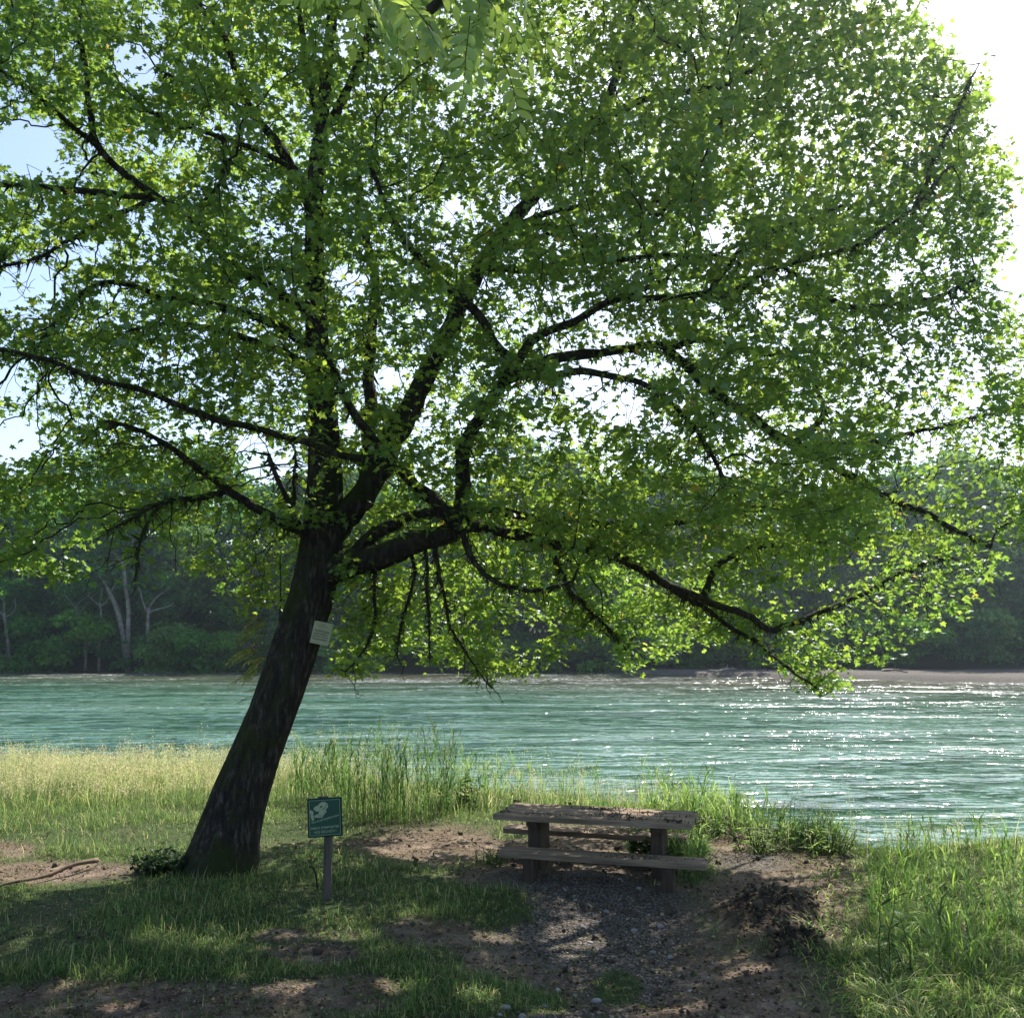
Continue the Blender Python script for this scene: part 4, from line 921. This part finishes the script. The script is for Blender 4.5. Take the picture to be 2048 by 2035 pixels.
grass_obj('reeds', 'tall dark stemmed reeds standing on the bank between the trunk and the table', ro)
# lush grass at the right
x, y, px, py, w_ = pts_w(80000, 4.7, 16, lambda a, b, c_, d: umax(a, b, LUSH) * (.35 + .9 * fbm(c_ * 1.3, d * 1.3, 0, 91, 3))); n = len(x); b_ = np.stack([x, y, ground_h(x, y) - .01], 1)
H = rng.gamma(6, .022, n) * (.4 + .6 * w_) * (.2 + 1.6 * fbm(x * 1.5, y * 1.5, 0, 92, 3) ** 1.4) + .06; az = fbm(x * 1.1, y * 1.1, 0, 93, 2) * 20 + rng.normal(0, .8, n); le = rng.uniform(.6, 2.3, n)
C1 = pal(n, [(.22, .34, .06), GREEN, (.26, .33, .10), STRAW], [.4, .2, .2, .2]); lp = [blades(b_, H, rng.uniform(.006, .014, n), le, az, C1, 3)]
for args in ((90, 1480, 1655, 120, 24, .18, .42), (50, 1625, 1688, 70, 12, .14, .32), (70, 1365, 1640, 80, 20, .22, .48), (36, 1375, 1728, 48, 22, .15, .32)):
    q, H, az, le, o_ = reeds(*args, [GREEN, LIME, (.22, .33, .08)], 7); lp += o_
q, H, az, le, o_ = reeds(120, 1900, 1830, 170, 150, .22, .48, [GREEN, LIME, (.22, .34, .06)], 6); lp += o_
grass_obj('lush_grass', 'lush sunlit grass spilling over the path at the right edge', lp)
# ---- separate plants
def plant(name, label, px, py, H, ns, cols, spread=.1, leaf=.07, lv=9, broad=.22, cat='weed', lean=.3):
    q = G(px, py); q[2] = gz(q[0], q[1]) - .01; r0 = empty(name, q); tag(r0, label, cat)
    mb = MB(); ps, frs, ss = [], [], []
    for k in range(ns):
        a = random.random() * 6.28; p0 = np.array([math.cos(a), math.sin(a), 0]) * spread * random.random(); d = unit(np.array([math.cos(a) * lean, math.sin(a) * lean, 1.0])); hk = H * random.uniform(.6, 1); pts = [p0]
        for j in range(6): d = unit(d + rng.normal(0, .09, 3)); pts.append(pts[-1] + d * hk / 6)
        mb.tube(pts, np.linspace(.0045, .0018, 7), 4)
        for j in range(lv):
            t_ = random.uniform(.15, 1) * 5.9; i0 = int(t_); pp = pts[i0] + (pts[min(i0 + 1, 6)] - pts[i0]) * (t_ - i0); az_ = random.random() * 6.28
            ps.append(pp); frs.append((rng.normal(0, .3, 3) + (0, 0, 1), np.array([math.cos(az_), math.sin(az_), random.uniform(-.4, .6)]))); ss.append(leaf * random.uniform(.6, 1.2))
    mb.build('stem', M['moss'], r0); fr_ = rot_frames(np.array([f_[0] for f_ in frs]), np.array([f_[1] for f_ in frs])); lv_, lf_ = lance_leaf(broad)
    V, Ff = scatter(lv_, lf_, np.array(ps), fr_, np.array(ss)); mesh_np('foliage', V, [Ff], M['grass'], r0, color=np.repeat(pal(len(ss), cols, [1] * len(cols)), len(lv_), 0)); return r0

rg_ = rng
for (a, b, h_, lab) in ((1520, 1700, .34, 'green grass tussock at the brow of the bank right of the table'), (1660, 1702, .32, 'green grass tussock on the bank further right of the table, near the water'), (1415, 1672, .22, 'low dark tussock on the dug soil edge behind the table end')):
    plant('grass_clump', lab, a, b, h_, 46, [LIME, (.24, .35, .08)], .24, .15, 5, .05, cat='grass clump', lean=.45)
plant('tall_weed', 'tall thin dark weed stalk rising from the grass at the right side of the path', 1768, 1962, .80, 2, [DEEP, GREEN], .03, .10, 16, .10, lean=.08)
plant('tall_weed', 'leaning weed stalk just right of the tallest weed beside the path', 1822, 1950, .50, 2, [GREEN, DEEP], .03, .11, 12, .12, lean=.35)
plant('nettle_clump', 'leafy green nettle clump growing between table leg and rear bench', 1288, 1718, .36, 26, [GREEN, LIME, DEEP], .20, .075, 14, .28)
plant('grass_clump', 'soft green grass clump against the right leg of the picnic table', 1378, 1730, .34, 40, [GREEN, LIME], .20, .10, 12, .07, cat='grass clump', lean=.5)
plant('shrub', 'dark round leafy clump at the left foot of the maple trunk', 328, 1746, .27, 60, [(.03, .07, .018), (.025, .055, .016)], .24, .06, 16, .3, cat='shrub', lean=.6)
plant('nettle_clump', 'bright broad leafed weeds among the reeds right of the trunk', 905, 1612, .55, 22, [LIME, GREEN], .35, .09, 14, .3)
plant('nettle_clump', 'small clump of grass at the left end of the picnic bench', 985, 1725, .16, 26, [GREEN, DEEP], .16, .08, 8, .07)

# ------------------------------------------------------------------ ash sapling behind the trunk, overhanging ash bough
def pinnate(p0, dirv, L, n, leaf, cols):
    d = unit(np.array(dirv, float)); ps, ns, ts, ss, stem = [], [], [], [], [np.array(p0, float)]
    for k in range(6): d = unit(d + np.array([0, 0, -.10]) + rng.normal(0, .04, 3)); stem.append(stem[-1] + d * L / 6)
    stem = np.array(stem); sd_ = unit(np.cross(d, [0, 0, 1.0]) + rng.normal(0, .15, 3)); up = np.cross(sd_, d) + rng.normal(0, .2, 3)
    for k in range(n):
        t_ = .22 + .75 * k / n; c_ = stem[0] + 0; f_ = t_ * 6; i0 = min(int(f_), 5); c_ = stem[i0] + (stem[i0 + 1] - stem[i0]) * (f_ - i0)
        for s_ in (-1, 1): ps.append(c_); ts.append(unit(sd_ * s_ + d * .7 + np.array([0, 0, -.2]))); ns.append(up); ss.append(leaf * (1 - .3 * abs(t_ - .5)))
    ps.append(stem[-1]); ts.append(d); ns.append(up); ss.append(leaf); return stem, ps, ns, ts, ss
def ash(name, label, paths, leaves, leaf, L, n, cols, mat, cat='tree', broad=.2, r0_=.02):
    base = paths[0][0]; rt = empty(name, base); tag(rt, label, cat); B0 = np.array(base); mb = MB()
    for pth, ra, rb_ in [(p_[0:], r0_, r0_ * .3) for p_ in paths]:
        rp = resample(pth, .12); mb.tube(rp - B0, np.linspace(ra, rb_, len(rp)), 8, .1)
    mb.build('stem', M['bark'], rt, smooth=True); P_, N_, T_, S_ = [], [], [], []; st = MB()
    for (c_, d) in leaves:
        stem, ps, ns, ts, ss = pinnate(np.array(c_) - B0, d, L * random.uniform(.75, 1.2), n, leaf, cols); st.tube(stem, np.linspace(.003, .0012, 7), 3); P_ += ps; N_ += ns; T_ += ts; S_ += ss
    st.build('leaf_stalks', M['moss'], rt); lv_, lf_ = lance_leaf(broad); fr_ = rot_frames(np.array(N_), np.array(T_)); V, Ff = scatter(lv_, lf_, np.array(P_), fr_, np.array(S_) * rng.uniform(.85, 1.15, len(S_)))
    mesh_np('foliage', V, [Ff], mat, rt, color=np.repeat(pal(len(S_), cols, [1] * len(cols)), len(lv_), 0)); return rt
dS = 10.25
sp_ = [G(470, 1715) + 0]; sp_[0][2] = gz(sp_[0][0], sp_[0][1]); main_p = [sp_[0], P(500, 1600, dS), P(530, 1480, dS), P(545, 1390, dS), P(555, 1300, dS), P(562, 1200, dS), P(560, 1110, dS)]
lvs = []
for (a, b) in ((528, 1385), (525, 1340), (530, 1310), (535, 1290), (535, 1260), (538, 1230), (546, 1200), (540, 1170), (548, 1150), (546, 1130), (545, 1110), (530, 1240), (525, 1320), (532, 1180), (520, 1215), (515, 1265), (518, 1300), (522, 1150)):
    for _ in range(2): lvs.append((P(a + random.uniform(-6, 10), b + random.uniform(-10, 10), dS - random.uniform(0, .25)), (random.uniform(-1.2, -.5), random.uniform(-.7, .3), random.uniform(-.5, .3))))
ash('ash_sapling', 'young ash with yellowish feathery leaves peeping out left of the maple trunk', [main_p], lvs, .065, .30, 8, [(.22, .24, .05), (.30, .24, .06), (.20, .26, .05)], M['grass'], broad=.16)
# the big ash stands behind the photographer; its bough hangs into the top of the view
AB = np.array([3.4, -3.2, 0.5]); path = [AB, AB + (0, .1, 2.2), AB + (-.5, 1.0, 4.4), np.array([1.2, .8, 5.6]), P(1080, -240, 3.7), P(1000, -120, 4.1), P(930, -40, 4.4), P(860, 20, 4.6)]
side_ = [P(1080, -240, 3.7), P(960, -180, 4.3), P(800, -100, 4.6), P(690, -20, 4.9)]
lvs = []
for _ in range(38):
    u_ = random.random(); a = 700 + 320 * random.random(); b = -110 + 250 * random.random() * (.35 + .65 * (a - 700) / 320); lvs.append((P(a, b, random.uniform(3.9, 4.9)), (random.uniform(-.7, .7), random.uniform(-.5, .5), random.uniform(-.9, .1))))
ash('ash_tree', 'ash tree bough with large bright pointed leaves hanging in at the top', [path, side_], lvs, .10, .34, 5, [(.42, .62, .12), (.34, .55, .10)], M['leaf'], broad=.21, r0_=.09)

# pale cords dangling in the crown
for pl, lab in (([(520, 250), (519, 380), (521, 500), (530, 560), (560, 620)], 'thin pale cord dangling in the crown left of the tall stem'), ([(825, 150), (817, 300), (813, 480), (820, 600), (850, 690), (868, 720)], 'thin pale cord hanging in the crown right of the tall stem')):
    pts = resample([P(a, b, 8.0) for a, b in pl], .06); tag(MB().tube(pts, np.full(len(pts), .0035), 5).build('hanging_cord', M['line'], smooth=True), lab, 'cord')

# ------------------------------------------------------------------ the wood on the far bank
def crown_mesh(name, wd_, ht, n, leaf, lobes, cols, base=.25, droop=0):
    """foliage clumps spread on many uneven lobes"""
    L = []
    for _ in range(lobes):
        t_ = random.uniform(base, 1); a = random.random() * 6.28; rr = wd_ * .5 * math.sqrt(max(.05, 1 - ((t_ - .5) / .62) ** 2)) * random.uniform(.35, .95)
        L.append((rr * math.cos(a), rr * math.sin(a), ht * t_ * .93, wd_ * random.uniform(.13, .24)))
    L = np.array(L); i = rng.integers(0, lobes, n); d = unit(rng.normal(0, 1, (n, 3))); d[:, 2] = np.where(d[:, 2] < -.3, -d[:, 2] * .5, d[:, 2])
    pos = L[i, :3] + d * L[i, 3][:, None] * rng.uniform(.55, 1.1, (n, 1)) * (1.2, 1.2, .75)
    fr_ = rot_frames(d * .5 + rng.normal(0, .5, (n, 3)) + (0, 0, .5), rng.normal(0, 1, (n, 3)) + (0, 0, -.3)); V, Ff = scatter(Q_V, Q_F, pos, fr_, rng.uniform(.5, 1.2, n) * leaf)
    C1 = pal(n, cols, [1] * len(cols)) * (.75 + .5 * rng.random((lobes, 1)))[i]; me_o = mesh_np('crown', V, [Ff], M['far_leaf'], color=np.repeat(C1, len(Q_V), 0)); me = me_o.data; bpy.data.objects.remove(me_o); return me
FC = [[(.035, .085, .025), (.05, .105, .03)], [(.055, .115, .025), (.085, .145, .03)], [(.04, .09, .04), (.055, .10, .05)], [(.09, .13, .06), (.075, .12, .045)]]
crowns = [crown_mesh('c', 9.5, 19, 12000, .40, 46, FC[k % 4], base=.08) for k in range(5)]
bushes = [crown_mesh('c', 6, 4.2, 4200, .30, 16, FC[(k + 1) % 4], base=.05) for k in range(4)]
def trunk_mesh(ht, lean, mat, r=.22, forks=3):
    mb = MB(); pts = [np.zeros(3)]; d = unit(np.array([lean, random.uniform(-.1, .1), 1]))
    for k in range(8): d = unit(d + rng.normal(0, .07, 3)); pts.append(pts[-1] + d * ht / 8)
    mb.tube(pts, np.linspace(r, r * .3, 9), 8, .15)
    for k in range(forks):
        j = random.randint(3, 6); d2 = unit(d + rng.normal(0, .6, 3)); q = [pts[j]]
        for _ in range(5): d2 = unit(d2 + rng.normal(0, .15, 3)); q.append(q[-1] + d2 * ht * .06)
        mb.tube(q, np.linspace(r * .45, r * .12, 6), 6, .15)
    return mb
far_side = ['far left', 'left', 'middle', 'right', 'far right']
kinds = ['dark dense', 'mid green', 'blue green', 'pale silvery', 'deep green']
rows = []
for k in range(17): rows.append((-50 + k * 6.2 + random.uniform(-1.5, 1.5), 90 + random.uniform(-1, 2.5), random.uniform(.68, 1.05), 0))
for k in range(15): rows.append((-58 + k * 8.2 + random.uniform(-2, 2), 99 + random.uniform(-1.5, 3), random.uniform(.95, 1.15), 1))
for k in range(16): rows.append((-66 + k * 9 + random.uniform(-2, 2), 110 + random.uniform(-2, 3), random.uniform(.95, 1.1), 1))
tm = [trunk_mesh(13, random.uniform(-.15, .15), None) for _ in range(3)]; tms = []
for q in tm:
    o = q.build('trunk', M['pale_bark'], smooth=True); tms.append(o.data); bpy.data.objects.remove(o)
for i, (x, y, s, rw) in enumerate(rows):
    ci = random.randrange(5); r_ = empty('riverside_tree', (x, y, gz(x, y) - .1), random.random() * 6.28); r_.scale = (s, s, s * random.uniform(.9, 1.08))
    tag(r_, ('tall leafy tree in the front row of the wood on the far river bank' if rw == 0 else 'tall tree rising at the back of the wood on the far river bank'), 'tree', 'front row of trees on the far bank' if rw == 0 else 'back row of trees on the far bank')
    c_ = bpy.data.objects.new('crown', crowns[ci]); col.objects.link(c_); c_.parent = r_
    t_ = bpy.data.objects.new('trunk', tms[i % 3]); col.objects.link(t_); t_.parent = r_
for k in range(30):
    x = -52 + k * 3.6 + random.uniform(-.8, .8); y = 83.6 + random.uniform(-.6, .9) + 1.0 * math.sin(x * .13); r_ = bpy.data.objects.new('riverside_bush', bushes[k % 4]); col.objects.link(r_)
    r_.location = (x, y, gz(x, y) - .5); r_.rotation_euler[2] = random.random() * 6.28; s = random.uniform(.75, 1.1); r_.scale = (s, s, s * random.uniform(.8, 1.3))
    tag(r_, 'low dark bush at the foot of the trees along the far water edge', 'bush', 'bushes along the far water edge')
for k in range(34):
    x = -75 + k * 4.6 + random.uniform(-1, 1); y = 96 + 6 * (k % 2) + random.uniform(-.6, .9); r_ = bpy.data.objects.new('riverside_bush', bushes[k % 4]); col.objects.link(r_)
    r_.location = (x, y, gz(x, y) - .5); r_.rotation_euler[2] = random.random() * 6.28; s = random.uniform(1.2, 1.6); r_.scale = (s, s, s * random.uniform(.9, 1.4))
    tag(r_, 'undergrowth bush showing between the trunks of the wood on the far bank', 'bush', 'undergrowth between the far trees')
# bare pale trunks leaning at the water edge
for pl, r_, lab in (([(262, 1312), (246, 1270), (236, 1220), (218, 1180), (200, 1150)], .30, 'pale bare leaning trunk, the left one of the crossing pair on the far bank'), ([(258, 1308), (256, 1260), (258, 1215), (250, 1165), (246, 1120)], .26, 'pale upright trunk right behind the leaning one on the far bank'),
                    ([(26, 1306), (16, 1280), (12, 1250), (8, 1225)], .22, 'short pale leaning trunk near the left edge on the far bank'), ([(295, 1300), (296, 1270), (295, 1245), (298, 1215)], .24, 'pale straight trunk right of the leaning pair on the far bank'), ([(200, 1300), (200, 1270), (204, 1240), (200, 1200)], .14, 'thin grey stem left of the leaning pair on the far bank'), ([(172, 1305), (174, 1280), (168, 1250), (152, 1215)], .14, 'thin dark stem further left of the leaning pair on the far bank')):
    pts = np.array([P(a, b, 84.6) for a, b in pl]); pts[0][2] = gz(pts[0][0], pts[0][1]) - .4; r0 = empty('leaning_tree', pts[0]); tag(r0, lab, 'tree'); rp = resample(pts, .5) - pts[0]
    mb = MB().tube(rp, np.linspace(r_, r_ * .55, len(rp)), 9, .2); mb.build('trunk', M['pale_bark'], r0, smooth=True); mb = MB(); top = rp[-1]
    for s_ in (-1, 1, .4):
        d2 = unit(np.array([s_, 0, .9])); q = [rp[-2] if abs(s_) > .5 else top]
        for _ in range(5): d2 = unit(d2 + rng.normal(0, .2, 3)); q.append(q[-1] + d2 * .5)
        mb.tube(q, np.linspace(r_ * .45, .04, 6), 6)
    mb.build('bough', M['pale_bark'], r0, smooth=True); c_ = bpy.data.objects.new('crown', bushes[len(lab) % 4]); col.objects.link(c_); c_.parent = r0; c_.location = Vector([float(v_) for v_ in top]) + Vector((0, 1.5, -.5)); c_.scale = (.6, .6, .8)

# ------------------------------------------------------------------ river air
HAZE = 0.0005
if HAZE:
    m, nt, out = new_mat('river air'); vp = nt.nodes.new('ShaderNodeVolumePrincipled'); vp.inputs['Density'].default_value = HAZE; vp.inputs['Color'].default_value = (.7, .88, 1, 1); vp.inputs['Anisotropy'].default_value = .75
    nt.links.new(vp.outputs[0], out.inputs['Volume']); o = MB().box((0, 0, 0), (1400, 1800, 45)).build('haze', m, loc=(0, 700, 19.5)); tag(o, kind='stuff')
